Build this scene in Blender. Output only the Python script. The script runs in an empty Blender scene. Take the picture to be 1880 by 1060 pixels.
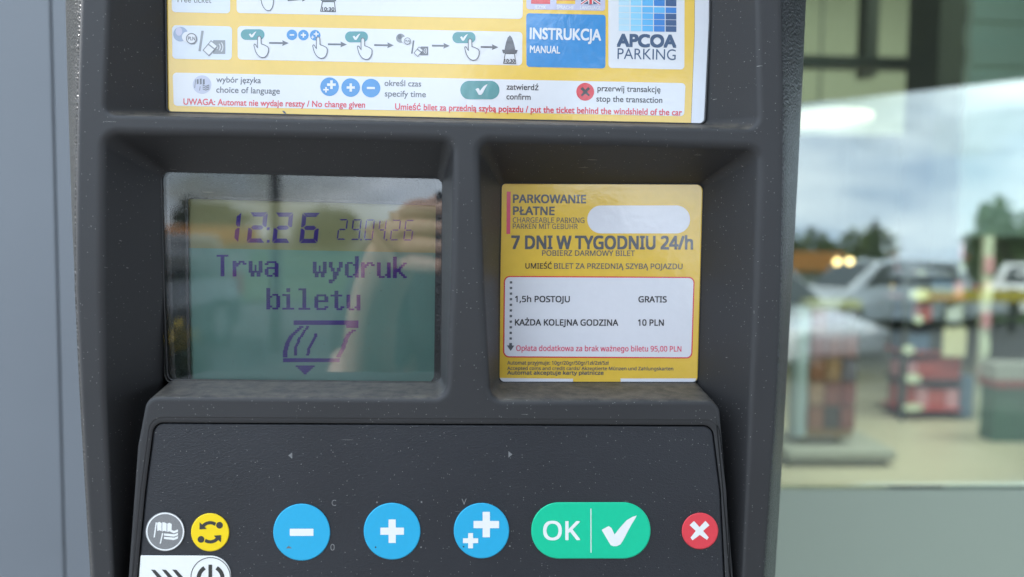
import bpy, bmesh, math, random, os
from mathutils import Vector, Matrix
from mathutils.geometry import tessellate_polygon
random.seed(7)
rad = math.radians
S = bpy.context.scene
C = S.collection

# ------------------------------------------------------------------ camera
F_PX, CAM_D = 1475.0, 0.31
YAW, PITCH, ROLL = 0.04381, 0.06621, 0.012725
fw = Vector((math.sin(YAW)*math.cos(PITCH), math.cos(YAW)*math.cos(PITCH), -math.sin(PITCH)))
r0 = Vector((math.cos(YAW), -math.sin(YAW), 0)); u0 = r0.cross(fw)
RT = r0*math.cos(ROLL) + u0*math.sin(ROLL); UP = RT.cross(fw)
cam_d = bpy.data.cameras.new('camera'); cam = bpy.data.objects.new('camera', cam_d); C.objects.link(cam)
cam.matrix_world = Matrix(((RT.x, UP.x, -fw.x, 0), (RT.y, UP.y, -fw.y, -CAM_D), (RT.z, UP.z, -fw.z, 0), (0, 0, 0, 1)))
cam_d.sensor_width = 36; cam_d.lens = 36*F_PX/1880
cam_d.clip_start = 0.01; cam_d.clip_end = 2000
cam_d.dof.use_dof = True; cam_d.dof.focus_distance = 0.326; cam_d.dof.aperture_fstop = 6.2
S.camera = cam

# ------------------------------------------------------------------ sky, sun, exposure
SUN_EL, SUN_DIR = 38, Vector((-0.99, 0.13, 0))
w = bpy.data.worlds.new('World'); S.world = w; w.use_nodes = True
nt = w.node_tree; nt.nodes.clear()
N = nt.nodes.new; L = nt.links.new
wo = N('ShaderNodeOutputWorld'); bg = N('ShaderNodeBackground'); sky = N('ShaderNodeTexSky')
sky.sky_type = 'NISHITA'; sky.sun_disc = False; sky.sun_elevation = rad(SUN_EL)
sky.sun_rotation = math.atan2(SUN_DIR.x, SUN_DIR.y)
tc = N('ShaderNodeTexCoord'); mp = N('ShaderNodeMapping'); mp.inputs['Scale'].default_value = (1.5, 1.5, 4.5)
n1 = N('ShaderNodeTexNoise'); n1.inputs['Scale'].default_value = 1.6; n1.inputs['Detail'].default_value = 7
n1.inputs['Roughness'].default_value = 0.58
rp = N('ShaderNodeValToRGB'); rp.color_ramp.elements[0].position = 0.30; rp.color_ramp.elements[1].position = 0.48
n2 = N('ShaderNodeTexNoise'); n2.inputs['Scale'].default_value = 2.6; n2.inputs['Detail'].default_value = 5
rp2 = N('ShaderNodeValToRGB')
rp2.color_ramp.elements[0].position = 0.35; rp2.color_ramp.elements[0].color = (6.8, 9.0, 12.2, 1)
rp2.color_ramp.elements[1].position = 0.65; rp2.color_ramp.elements[1].color = (17.5, 19.3, 20.8, 1)
mx = N('ShaderNodeMix'); mx.data_type = 'RGBA'
L(tc.outputs['Generated'], mp.inputs['Vector']); L(mp.outputs[0], n1.inputs['Vector']); L(mp.outputs[0], n2.inputs['Vector'])
L(n1.outputs['Fac'], rp.inputs[0]); L(n2.outputs['Fac'], rp2.inputs[0])
L(rp.outputs[0], mx.inputs['Factor']); L(sky.outputs[0], mx.inputs['A']); L(rp2.outputs[0], mx.inputs['B'])
L(mx.outputs['Result'], bg.inputs['Color']); L(bg.outputs[0], wo.inputs[0]); bg.inputs['Strength'].default_value = 0.12
sd = bpy.data.lights.new('sun', 'SUN'); so = bpy.data.objects.new('sun', sd); C.objects.link(so)
sd.energy = 4.0; sd.angle = rad(1.5); sd.color = (1, 0.97, 0.93)
sv = SUN_DIR.normalized()*math.cos(rad(SUN_EL)) + Vector((0, 0, math.sin(rad(SUN_EL))))
so.rotation_euler = sv.to_track_quat('Z', 'Y').to_euler()
vs = S.view_settings; vs.view_transform = 'Standard'; vs.look = 'None'; vs.exposure = 1.0; vs.gamma = 1; vs.use_curve_mapping = False
S.cycles.max_bounces = 10; S.cycles.transparent_max_bounces = 16
S.cycles.caustics_reflective = False; S.cycles.caustics_refractive = False

# ------------------------------------------------------------------ helpers
def ray(px, py): return RT*((px-940)/F_PX) + UP*((530-py)/F_PX) + fw
CAM = Vector((0, -CAM_D, 0))
def P(px, py, Y):                      # point of the upright plane y = Y
    d = ray(px, py); return CAM + d*((Y+CAM_D)/d.y)
def Z(px, py, z):                      # point of the level plane z
    d = ray(px, py); return CAM + d*((z-CAM.z)/d.z)
GZ = -1.45

def link(o, parent=None):
    C.objects.link(o)
    if parent: o.parent = parent
    return o
def tag(o, label=None, cat=None, group=None, kind=None):
    for k, v in (('label', label), ('category', cat), ('group', group), ('kind', kind)):
        if v: o[k] = v
    return o
def empty(name, loc, label, cat, group=None, rz=0):
    o = bpy.data.objects.new(name, None); o.empty_display_size = 0.05; o.location = loc; o.rotation_euler = (0, 0, rz)
    link(o); return tag(o, label, cat, group)
def mesh(name, verts, faces, mats, parent=None, mi=None, smooth=False):
    me = bpy.data.meshes.new(name); me.from_pydata([tuple(v) for v in verts], [], faces)
    for m in (mats if isinstance(mats, (list, tuple)) else [mats]): me.materials.append(m)
    if mi: me.polygons.foreach_set('material_index', mi)
    if smooth is True: me.polygons.foreach_set('use_smooth', [True]*len(me.polygons))
    elif smooth: me.polygons.foreach_set('use_smooth', smooth)
    me.update(); return link(bpy.data.objects.new(name, me), parent)
def bm_obj(name, bm, m, parent=None, smooth=False):
    me = bpy.data.meshes.new(name); bm.to_mesh(me); bm.free(); me.materials.append(m)
    if smooth: me.polygons.foreach_set('use_smooth', [True]*len(me.polygons))
    return link(bpy.data.objects.new(name, me), parent)
def add_box(bm, lo, hi, bev=0):
    r = bmesh.ops.create_cube(bm, size=1); vs_ = r['verts']
    for v in vs_:
        v.co = Vector([lo[i] + (v.co[i]+0.5)*(hi[i]-lo[i]) for i in range(3)])
    if bev:
        es = list({e for v in vs_ for e in v.link_edges})
        bmesh.ops.bevel(bm, geom=es, offset=bev, segments=3, affect='EDGES', profile=0.5)
def box(name, lo, hi, m, parent=None, bev=0):
    bm = bmesh.new(); add_box(bm, lo, hi, bev); return bm_obj(name, bm, m, parent)
def add_tube(bm, a, b, r, r2=None, n=12):
    a = Vector(a); b = Vector(b); d = b-a
    q = d.to_track_quat('Z', 'Y').to_matrix().to_4x4()
    bmesh.ops.create_cone(bm, cap_ends=True, segments=n, radius1=r, radius2=r if r2 is None else r2, depth=d.length,
                          matrix=Matrix.Translation((a+b)/2) @ q)
def tube(name, a, b, r, m, parent=None, r2=None, n=12):
    bm = bmesh.new(); add_tube(bm, a, b, r, r2, n); return bm_obj(name, bm, m, parent)

# ------------------------------------------------------------------ materials
def newmat(name):
    m = bpy.data.materials.new(name); m.use_nodes = True
    return m, m.node_tree, m.node_tree.nodes['Principled BSDF']
def pm(name, col, rough=0.5, metal=0, spec=0.5, coat=0, coat_r=0.05, bump=None, var=0, vscale=40, emit=None):
    m, t, b = newmat(name)
    b.inputs['Base Color'].default_value = (*col, 1); b.inputs['Roughness'].default_value = rough
    b.inputs['Metallic'].default_value = metal; b.inputs['Specular IOR Level'].default_value = spec
    b.inputs['Coat Weight'].default_value = coat; b.inputs['Coat IOR'].default_value = 1.6; b.inputs['Coat Roughness'].default_value = coat_r
    tcn = t.nodes.new('ShaderNodeTexCoord')
    if var:
        n = t.nodes.new('ShaderNodeTexNoise'); n.inputs['Scale'].default_value = vscale; n.inputs['Detail'].default_value = 6
        hs = t.nodes.new('ShaderNodeMix'); hs.data_type = 'RGBA'
        hs.inputs['A'].default_value = (*[c*(1-var) for c in col], 1); hs.inputs['B'].default_value = (*[min(1, c*(1+var)) for c in col], 1)
        t.links.new(tcn.outputs['Object'], n.inputs['Vector']); t.links.new(n.outputs['Fac'], hs.inputs['Factor'])
        t.links.new(hs.outputs['Result'], b.inputs['Base Color'])
    if bump:
        sc, st, dist = bump
        n = t.nodes.new('ShaderNodeTexNoise'); n.inputs['Scale'].default_value = sc; n.inputs['Detail'].default_value = 4
        bp = t.nodes.new('ShaderNodeBump'); bp.inputs['Strength'].default_value = st; bp.inputs['Distance'].default_value = dist
        t.links.new(tcn.outputs['Object'], n.inputs['Vector']); t.links.new(n.outputs['Fac'], bp.inputs['Height'])
        t.links.new(bp.outputs[0], b.inputs['Normal'])
        if coat: t.links.new(bp.outputs[0], b.inputs['Coat Normal'])
    if emit:
        b.inputs['Emission Color'].default_value = (*emit[:3], 1); b.inputs['Emission Strength'].default_value = emit[3]
    return m

def plastic(name, col, rough, grain, gstr, gdist, specks=0.06, dust=0.0, leather=False):
    """moulded plastic: fine grain, tiny pale specks, scratches, dust lying on upward faces"""
    m, t, b = newmat(name); nn = t.nodes.new; ll = t.links.new
    tcn = nn('ShaderNodeTexCoord')
    big = nn('ShaderNodeTexNoise'); big.inputs['Scale'].default_value = 22; big.inputs['Detail'].default_value = 5
    ll(tcn.outputs['Object'], big.inputs['Vector'])
    c0 = nn('ShaderNodeMix'); c0.data_type = 'RGBA'
    c0.inputs['A'].default_value = (*[c*0.82 for c in col], 1); c0.inputs['B'].default_value = (*[c*1.22 for c in col], 1)
    ll(big.outputs['Fac'], c0.inputs['Factor'])
    b.inputs['Specular IOR Level'].default_value = 0.55 if name == 'casing_plastic' else 0.40
    # fine grain bump
    if leather:
        g = nn('ShaderNodeTexVoronoi'); g.feature = 'SMOOTH_F1'; g.inputs['Scale'].default_value = grain
        gm = nn('ShaderNodeMapping'); gm.inputs['Rotation'].default_value = (0, rad(24), 0); gm.inputs['Scale'].default_value = (0.55, 1, 1.25)
        ll(tcn.outputs['Object'], gm.inputs['Vector'])
        wob = nn('ShaderNodeTexNoise'); wob.inputs['Scale'].default_value = grain*0.6
        ll(tcn.outputs['Object'], wob.inputs['Vector'])
        ad = nn('ShaderNodeVectorMath'); ad.operation = 'MULTIPLY_ADD'; ad.inputs[1].default_value = (0.0016,)*3
        ll(wob.outputs['Color'], ad.inputs[0]); ll(gm.outputs[0], ad.inputs[2]); ll(ad.outputs[0], g.inputs['Vector'])
        hout = g.outputs['Distance']
    else:
        g = nn('ShaderNodeTexNoise'); g.inputs['Scale'].default_value = grain; g.inputs['Detail'].default_value = 3
        ll(tcn.outputs['Object'], g.inputs['Vector']); hout = g.outputs['Fac']
    bp = nn('ShaderNodeBump'); bp.inputs['Strength'].default_value = gstr; bp.inputs['Distance'].default_value = gdist
    ll(hout, bp.inputs['Height']); ll(bp.outputs[0], b.inputs['Normal'])
    # pale specks
    def speck(scale, thr, keep):
        v = nn('ShaderNodeTexVoronoi'); v.inputs['Scale'].default_value = scale
        ll(tcn.outputs['Object'], v.inputs['Vector'])
        a = nn('ShaderNodeMath'); a.operation = 'LESS_THAN'; a.inputs[1].default_value = thr; ll(v.outputs['Distance'], a.inputs[0])
        sx = nn('ShaderNodeSeparateColor'); ll(v.outputs['Color'], sx.inputs[0])
        k = nn('ShaderNodeMath'); k.operation = 'LESS_THAN'; k.inputs[1].default_value = keep; ll(sx.outputs['Red'], k.inputs[0])
        mm = nn('ShaderNodeMath'); mm.operation = 'MULTIPLY'; ll(a.outputs[0], mm.inputs[0]); ll(k.outputs[0], mm.inputs[1])
        return mm.outputs[0]
    s1 = speck(1300, 0.22, specks*1.2); s2 = speck(420, 0.050, specks*1.5)
    mxs = nn('ShaderNodeMath'); mxs.operation = 'MAXIMUM'; ll(s1, mxs.inputs[0]); ll(s2, mxs.inputs[1])
    # scratches: stretched thin noise
    sm = nn('ShaderNodeMapping'); sm.inputs['Rotation'].default_value = (0, rad(33), 0); sm.inputs['Scale'].default_value = (55, 400, 1400)
    ll(tcn.outputs['Object'], sm.inputs['Vector'])
    sn = nn('ShaderNodeTexNoise'); sn.inputs['Scale'].default_value = 1; sn.inputs['Detail'].default_value = 1
    ll(sm.outputs[0], sn.inputs['Vector'])
    sg = nn('ShaderNodeMath'); sg.operation = 'GREATER_THAN'; sg.inputs[1].default_value = 0.80; ll(sn.outputs['Fac'], sg.inputs[0])
    mxs2 = nn('ShaderNodeMath'); mxs2.operation = 'MAXIMUM'; ll(mxs.outputs[0], mxs2.inputs[0]); ll(sg.outputs[0], mxs2.inputs[1])
    sf = nn('ShaderNodeMath'); sf.operation = 'MULTIPLY'; sf.inputs[1].default_value = 0.30; ll(mxs2.outputs[0], sf.inputs[0])
    c1 = nn('ShaderNodeMix'); c1.data_type = 'RGBA'; c1.inputs['B'].default_value = (0.55, 0.54, 0.50, 1)
    ll(sf.outputs[0], c1.inputs['Factor']); ll(c0.outputs['Result'], c1.inputs['A'])
    last = c1.outputs['Result']
    if dust:
        ge = nn('ShaderNodeNewGeometry'); sp = nn('ShaderNodeSeparateXYZ'); ll(ge.outputs['Normal'], sp.inputs[0])
        mr = nn('ShaderNodeMapRange'); mr.inputs['From Min'].default_value = 0.45; mr.inputs['From Max'].default_value = 0.95
        ll(sp.outputs['Z'], mr.inputs['Value'])
        dn = nn('ShaderNodeTexNoise'); dn.inputs['Scale'].default_value = 160; dn.inputs['Detail'].default_value = 8; dn.inputs['Roughness'].default_value = 0.7
        ll(tcn.outputs['Object'], dn.inputs['Vector'])
        dr = nn('ShaderNodeMapRange'); dr.inputs['From Min'].default_value = 0.35; dr.inputs['From Max'].default_value = 0.7; dr.inputs['To Max'].default_value = dust
        ll(dn.outputs['Fac'], dr.inputs['Value'])
        dm = nn('ShaderNodeMath'); dm.operation = 'MULTIPLY'; ll(mr.outputs[0], dm.inputs[0]); ll(dr.outputs[0], dm.inputs[1])
        c2 = nn('ShaderNodeMix'); c2.data_type = 'RGBA'; c2.inputs['B'].default_value = (0.23, 0.20, 0.155, 1)
        ll(dm.outputs[0], c2.inputs['Factor']); ll(last, c2.inputs['A']); last = c2.outputs['Result']
    ll(last, b.inputs['Base Color'])
    rr = nn('ShaderNodeMapRange'); rr.inputs['To Min'].default_value = rough-0.07; rr.inputs['To Max'].default_value = rough+0.07
    ll(big.outputs['Fac'], rr.inputs['Value']); ll(rr.outputs[0], b.inputs['Roughness'])
    return m

M = {}
M['shell'] = plastic('shell_plastic', (0.026, 0.026, 0.0275), 0.53, 2600, 0.3, 0.00025, 0.05, 0.48)
M['membrane'] = plastic('membrane_plastic', (0.023, 0.0245, 0.029), 0.42, 1900, 0.8, 0.00017, 0.05, 0, leather=True)
M['casing'] = plastic('casing_plastic', (0.024, 0.025, 0.028), 0.32, 900, 0.8, 0.0008, 0.01, 0, leather=True)
M['seal'] = pm('rubber_seal', (0.012, 0.012, 0.013), 0.35)
M['bezel'] = plastic('bezel_plastic', (0.035, 0.036, 0.042), 0.30, 900, 0.9, 0.0006, 0.10)

def foil(name, col, var=0.05, rough=0.34, coat=1.0):      # printed laminated foil: slight unevenness and gloss
    return pm(name, col, rough, coat=coat, coat_r=0.12, bump=(300, 0.16, 0.0004), var=var, vscale=300)
M['yellow'] = foil('sheet_yellow', (0.74, 0.48, 0.06))
M['card_yellow'] = foil('card_yellow', (0.70, 0.45, 0.045), 0.07)
M['white'] = foil('print_white', (0.66, 0.66, 0.68), 0.02)
M['card_white'] = foil('card_white', (0.66, 0.66, 0.70), 0.03)
M['strip'] = foil('strip_white', (0.62, 0.63, 0.66), 0.03)
M['grey_ink'] = foil('ink_grey', (0.085, 0.09, 0.105), 0.2)
M['dark_ink'] = foil('ink_dark', (0.022, 0.022, 0.026), 0.3)
M['mid_ink'] = foil('ink_mid_grey', (0.20, 0.21, 0.22), 0.2)
M['red_ink'] = foil('ink_red', (0.62, 0.03, 0.045), 0.1)
M['pink_ink'] = foil('ink_pink', (0.66, 0.085, 0.15), 0.1)
M['blue_ink'] = foil('ink_blue', (0.012, 0.21, 0.50), 0.12)
M['teal_ink'] = foil('ink_teal', (0.04, 0.24, 0.25), 0.12)
M['lavender'] = foil('ink_lavender', (0.47, 0.46, 0.60), 0.06)
M['palelav'] = foil('ink_pale_lavender', (0.44, 0.45, 0.56), 0.06)
M['coin_blue'] = foil('ink_coin_blue', (0.24, 0.31, 0.45), 0.08)
M['navy'] = foil('ink_navy', (0.035, 0.075, 0.15), 0.15)
M['iceblue'] = foil('ink_ice_blue', (0.60, 0.64, 0.70), 0.02)
M['gold_ink'] = foil('ink_gold', (0.75, 0.45, 0.02), 0.05)
LOGO = [(0.42, 0.62, 0.72), (0.24, 0.55, 0.74), (0.10, 0.40, 0.70), (0.03, 0.19, 0.52), (0.035, 0.085, 0.20)]
for i, c in enumerate(LOGO): M['logo%d' % i] = foil('ink_logo_blue', c, 0.05)
M['b_cyan'] = pm('button_cyan', (0.019, 0.37, 0.62), 0.42, bump=(1200, 0.15, 0.0002), var=0.04, vscale=500)
M['b_green'] = pm('button_green', (0.003, 0.52, 0.285), 0.42, bump=(1200, 0.15, 0.0002), var=0.04, vscale=500)
M['b_red'] = pm('button_red', (0.70, 0.05, 0.068), 0.42, bump=(1200, 0.15, 0.0002), var=0.04, vscale=500)
M['b_yellow'] = pm('button_yellow', (0.85, 0.60, 0.004), 0.42, bump=(1200, 0.15, 0.0002), var=0.03, vscale=500)
M['b_grey'] = pm('button_grey', (0.20, 0.20, 0.20), 0.45, bump=(2500, 0.3, 0.0002), var=0.35, vscale=2600)
M['b_white'] = pm('button_white', (0.78, 0.78, 0.76), 0.42, bump=(1200, 0.15, 0.0002), var=0.03, vscale=500)
M['b_black'] = pm('button_black_print', (0.035, 0.035, 0.032), 0.45)
M['wear'] = pm('worn_print', (0.17, 0.17, 0.17), 0.6, var=0.7, vscale=3000)

def lcd(name, a):
    return pm(name, a, 0.35, spec=0.15, var=0.05, vscale=60)
M['lcd_teal'] = lcd('lcd_teal', (0.185, 0.36, 0.32)); M['lcd_olive'] = lcd('lcd_olive', (0.33, 0.33, 0.165))
M['lcd_ink'] = pm('lcd_ink', (0.040, 0.010, 0.24), 0.4, spec=0.1)

def glass(name, refl, tint, dirt=0.0, ior=1.5, rough=0.0):
    m, t, b = newmat(name); nn = t.nodes.new; ll = t.links.new; t.nodes.remove(b)
    out = t.nodes['Material Output']
    tr = nn('ShaderNodeBsdfTransparent'); tr.inputs[0].default_value = (*tint, 1)
    gl = nn('ShaderNodeBsdfGlossy'); gl.inputs['Roughness'].default_value = rough
    fr = nn('ShaderNodeFresnel'); fr.inputs['IOR'].default_value = ior
    mu = nn('ShaderNodeMath'); mu.operation = 'MULTIPLY'; mu.inputs[1].default_value = refl; mu.use_clamp = True
    ll(fr.outputs[0], mu.inputs[0])
    mxx = nn('ShaderNodeMixShader'); ll(mu.outputs[0], mxx.inputs[0]); ll(tr.outputs[0], mxx.inputs[1]); ll(gl.outputs[0], mxx.inputs[2])
    last = mxx.outputs[0]
    if dirt:
        tcn = nn('ShaderNodeTexCoord')
        v = nn('ShaderNodeTexVoronoi'); v.inputs['Scale'].default_value = 420; ll(tcn.outputs['Object'], v.inputs['Vector'])
        lt = nn('ShaderNodeMath'); lt.operation = 'LESS_THAN'; lt.inputs[1].default_value = 0.10; ll(v.outputs['Distance'], lt.inputs[0])
        sx = nn('ShaderNodeSeparateColor'); ll(v.outputs['Color'], sx.inputs[0])
        k = nn('ShaderNodeMath'); k.operation = 'LESS_THAN'; k.inputs[1].default_value = 0.07; ll(sx.outputs['Red'], k.inputs[0])
        m1 = nn('ShaderNodeMath'); m1.operation = 'MULTIPLY'; ll(lt.outputs[0], m1.inputs[0]); ll(k.outputs[0], m1.inputs[1])
        m2 = nn('ShaderNodeMath'); m2.operation = 'MULTIPLY'; m2.inputs[1].default_value = 0.30; ll(m1.outputs[0], m2.inputs[0])
        nz = nn('ShaderNodeTexNoise'); nz.inputs['Scale'].default_value = 30; nz.inputs['Detail'].default_value = 8; nz.inputs['Roughness'].default_value = 0.7
        ll(tcn.outputs['Object'], nz.inputs['Vector'])
        mr = nn('ShaderNodeMapRange'); mr.inputs['From Min'].default_value = 0.45; mr.inputs['From Max'].default_value = 0.8; mr.inputs['To Max'].default_value = dirt
        ll(nz.outputs['Fac'], mr.inputs['Value'])
        a2 = nn('ShaderNodeMath'); a2.operation = 'MAXIMUM'; ll(m2.outputs[0], a2.inputs[0]); ll(mr.outputs[0], a2.inputs[1])
        df = nn('ShaderNodeBsdfDiffuse'); df.inputs[0].default_value = (0.6, 0.6, 0.56, 1)
        mz = nn('ShaderNodeMixShader'); ll(a2.outputs[0], mz.inputs[0]); ll(last, mz.inputs[1]); ll(df.outputs[0], mz.inputs[2]); last = mz.outputs[0]
    ll(last, out.inputs[0])
    return m
M['cover'] = glass('cover_glass', 1.6, (0.98, 0.985, 0.98), 0.03)
M['shop_glass'] = glass('shop_glass', 4.0, (0.80, 0.90, 0.84), 0.0)

# ------------------------------------------------------------------ outline tools (points in photo pixels, laid on a real plane)
def rounded(pts, rads, n=6):
    out = []; k = len(pts)
    for i in range(k):
        p = Vector(pts[i]); a = Vector(pts[i-1]); b = Vector(pts[(i+1) % k]); r = rads[i] if isinstance(rads, (list, tuple)) else rads
        if r <= 0: out.append((p.x, p.y)); continue
        da = (a-p); db = (b-p); la, lb = da.length, db.length; da /= la; db /= lb
        cosang = max(-0.9999, min(0.9999, da.dot(db))); half = math.acos(cosang)/2
        tl = min(r/math.tan(half), la*0.49, lb*0.49); rr = tl*math.tan(half)
        cen = p + (da+db).normalized()*(rr/math.sin(half))
        s = p+da*tl; e = p+db*tl
        a0 = math.atan2(s.y-cen.y, s.x-cen.x); a1 = math.atan2(e.y-cen.y, e.x-cen.x)
        d = (a1-a0+math.pi) % (2*math.pi) - math.pi
        for j in range(n+1):
            t = a0+d*j/n; out.append((cen.x+rr*math.cos(t), cen.y+rr*math.sin(t)))
    return out
def rrect(x0, y0, x1, y1, r, n=6, skew=0):
    return rounded([(x0, y0), (x1, y0+skew), (x1, y1+skew), (x0, y1)], r, n)
def circle(cx, cy, r, n=40, ry=None):
    return [(cx+r*math.cos(2*math.pi*i/n), cy+(ry or r)*math.sin(2*math.pi*i/n)) for i in range(n)]
def arc(cx, cy, r, a0, a1, n=16):
    return [(cx+r*math.cos(rad(a0+(a1-a0)*i/n)), cy+r*math.sin(rad(a0+(a1-a0)*i/n))) for i in range(n+1)]

# letters: the built-in font and a plain sans that ships with Blender (built-in one if it is not there)
def font(fn):
    try:
        return bpy.data.fonts.load(os.path.join(bpy.utils.system_resource('DATAFILES', path='fonts'), fn))
    except Exception:
        return None
F_SANS = font('NotoSansHebrew-Regular.woff2')
_tc = {}
def text_mesh(s, bold=0.0, sans=False):
    key = (s, bold, sans)
    if key in _tc: return _tc[key]
    cu = bpy.data.curves.new('t', 'FONT'); cu.body = s; cu.size = 1; cu.resolution_u = 5; cu.fill_mode = 'BOTH'
    if sans and F_SANS: cu.font = F_SANS
    ob = bpy.data.objects.new('t', cu); me = bpy.data.meshes.new_from_object(ob)
    vs_ = [(v.co.x, v.co.y) for v in me.vertices]; fs = [tuple(p.vertices) for p in me.polygons]
    bpy.data.objects.remove(ob); bpy.data.curves.remove(cu); bpy.data.meshes.remove(me)
    _tc[key] = (vs_, fs); return _tc[key]
OGON = {'ą': 'a', 'ę': 'e', 'Ą': 'A', 'Ę': 'E'}
EPS = 0.00007
class Print:
    """flat print and foils on the plane y = Y, one mesh, several inks"""
    def __init__(s, Y, sans=False): s.Y = Y; s.sans = sans; s.v = []; s.f = []; s.mi = []; s.mats = []
    def m(s, name):
        if name not in s.mats: s.mats.append(name)
        return s.mats.index(name)
    def poly(s, pts, mat, layer=1):
        b = len(s.v); s.v += [P(x, y, s.Y-EPS*layer) for x, y in pts]
        tri = tessellate_polygon([[Vector((x, y, 0)) for x, y in pts]])
        k = s.m(mat)
        for t in tri:
            s._face([b+i for i in t], k)
    def _face(s, idx, k):
        a, b, c = (s.v[i] for i in idx[:3])
        if (b-a).cross(c-a).y > 0: idx = idx[::-1]
        s.f.append(tuple(idx)); s.mi.append(k)
    def slab(s, pts, mat, thick):      # base foil with real thickness behind its face
        n = len(pts); b = len(s.v); k = s.m(mat)
        s.v += [P(x, y, s.Y) for x, y in pts] + [P(x, y, s.Y)+Vector((0, thick, 0)) for x, y in pts]
        for t in tessellate_polygon([[Vector((x, y, 0)) for x, y in pts]]):
            s._face([b+i for i in t], k); s.f.append(tuple(b+n+i for i in t)); s.mi.append(k)
        for i in range(n):
            j = (i+1) % n; s.f.append((b+i, b+j, b+n+j, b+n+i)); s.mi.append(k)
    def stroke(s, pts, wd, mat, layer=2, closed=False):
        n = len(pts); L_, R_ = [], []
        for i in range(n):
            p = Vector(pts[i])
            a = Vector(pts[i-1]) if (i > 0 or closed) else None; b = Vector(pts[(i+1) % n]) if (i < n-1 or closed) else None
            da = (p-a).normalized() if a else (b-p).normalized(); db = (b-p).normalized() if b else da
            t = da+db; t = t.normalized() if t.length > 1e-6 else da
            nn = Vector((-t.y, t.x)); c = max(0.45, nn.dot(Vector((-da.y, da.x))))
            L_.append(p+nn*(wd/2/c)); R_.append(p-nn*(wd/2/c))
        b0 = len(s.v); k = s.m(mat)
        for p, q in zip(L_, R_): s.v += [P(p.x, p.y, s.Y-EPS*layer), P(q.x, q.y, s.Y-EPS*layer)]
        for i in range(n if closed else n-1):
            j = (i+1) % n; s._face([b0+2*i, b0+2*j, b0+2*j+1, b0+2*i+1], k)
    def text(s, body, x0, y0, x1, y1, mat, layer=2, cap=None, bold=0.0, sans=None):
        sans = s.sans if sans is None else sans
        base = ''.join(OGON.get(c, c) for c in body)
        vs_, fs = text_mesh(base, 0, sans); vs_ = list(vs_); fs = list(fs)
        mnx = min(v[0] for v in vs_); mxx = max(v[0] for v in vs_)
        H = max(v[1] for v in text_mesh('H', 0.0, sans)[0])
        for i, c in enumerate(body):            # tails of the Polish nasal vowels
            if c in OGON:
                xr = max(v[0] for v in text_mesh(base[:i+1], 0, sans)[0]) - (.10 if c in 'ęĘ' else .02)*H
                q = [(-.16, .04), (-.05, .04), (-.12, -.07), (-.13, -.14), (-.08, -.17), (.0, -.15), (.0, -.22), (-.10, -.26), (-.20, -.23), (-.24, -.14), (-.21, -.04)]
                b0 = len(vs_); vs_ += [(xr+u*H, v*H) for u, v in q]
                fs += [tuple(b0+k for k in t) for t in tessellate_polygon([[Vector((u, v, 0)) for u, v in q]])]
        d = Vector((x1-x0, y1-y0)); ln = d.length; d /= ln; upv = Vector((d.y, -d.x)); sc = ln/(mxx-mnx)
        sv_ = cap/H if cap else sc
        k = s.m(mat); t = bold*.8*(0.74 if sans else 1)
        for n_, (ox, oy) in enumerate([(0, 0)] if bold < .008 else [(t, t), (-t, t), (t, -t), (-t, -t), (0, 0)]):   # heavier strokes
            b = len(s.v)
            for x, y in vs_:
                q = Vector((x0, y0)) + d*((x-mnx)*sc+ox*sv_) + upv*(y*sv_+oy*sv_); s.v.append(P(q.x, q.y, s.Y-EPS*layer-n_*4e-6))
            for f in fs: s._face([b+i for i in f], k)
    def plus(s, cx, cy, a, t, mat, layer=2):
        h = t/2
        s.poly([(cx-h, cy-a), (cx+h, cy-a), (cx+h, cy-h), (cx+a, cy-h), (cx+a, cy+h), (cx+h, cy+h), (cx+h, cy+a), (cx-h, cy+a), (cx-h, cy+h), (cx-a, cy+h), (cx-a, cy-h), (cx-h, cy-h)], mat, layer)
    def check(s, x0, y0, x1, y1, mat, layer=2):
        q = [(0, .47), (.09, .41), (.20, .345), (.28, .40), (.37, .62), (.52, .40), (.72, .15), (.88, .045), (1, 0), (.96, .10), (.86, .28), (.72, .58), (.62, .80), (.54, .94), (.44, 1), (.33, 1), (.26, .97), (.20, .86)]
        s.poly([(x0+u*(x1-x0), y0+v*(y1-y0)) for u, v in q], mat, layer)
    def cross(s, cx, cy, a, t, mat, layer=2):
        pts = []
        base = [(-t/2, -a), (t/2, -a*.98), (t*.42, -t*.42), (a, -t*.30), (a*1.04, t*.2), (t*.5, t*.45), (t*.28, a*1.05), (-t*.28, a), (-t*.45, t*.45), (-a, t/2), (-a*.98, -t/2), (-t*.45, -t*.45)]
        c, sn = math.cos(rad(45)), math.sin(rad(45))
        s.poly([(cx+x*c-y*sn, cy+x*sn+y*c) for x, y in base], mat, layer)
    def arrow(s, x0, y0, x1, y1, mat='grey_ink', layer=2, wd=3.2, hd=11):
        d = Vector((x1-x0, y1-y0)).normalized(); n = Vector((-d.y, d.x)); a = Vector((x0, y0)); b = Vector((x1, y1)); m = b-d*hd
        s.poly([tuple(q) for q in (a+n*wd/2, m+n*wd/2, m+n*hd*.48+(-d)*1.0, b, m-n*hd*.48-d*1.0, m-n*wd/2, a-n*wd/2)], mat, layer)
    def hand(s, x0, y0, wd, ht, layer=3):
        q = [(.36, .0), (.44, .02), (.48, .08), (.50, .36), (.62, .39), (.80, .44), (.94, .50), (1, .58), (.98, .74), (.90, .88), (.76, .98), (.56, 1), (.40, .96), (.24, .86), (.12, .72), (.05, .56), (0, .42), (.04, .37), (.12, .39), (.20, .50), (.26, .54), (.25, .34), (.25, .10), (.29, .02)]
        pts = [(x0+u*wd, y0+v*ht) for u, v in q]
        s.poly(pts, 'white', layer); s.stroke(pts, 1.5, 'grey_ink', layer+1, True)
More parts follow.
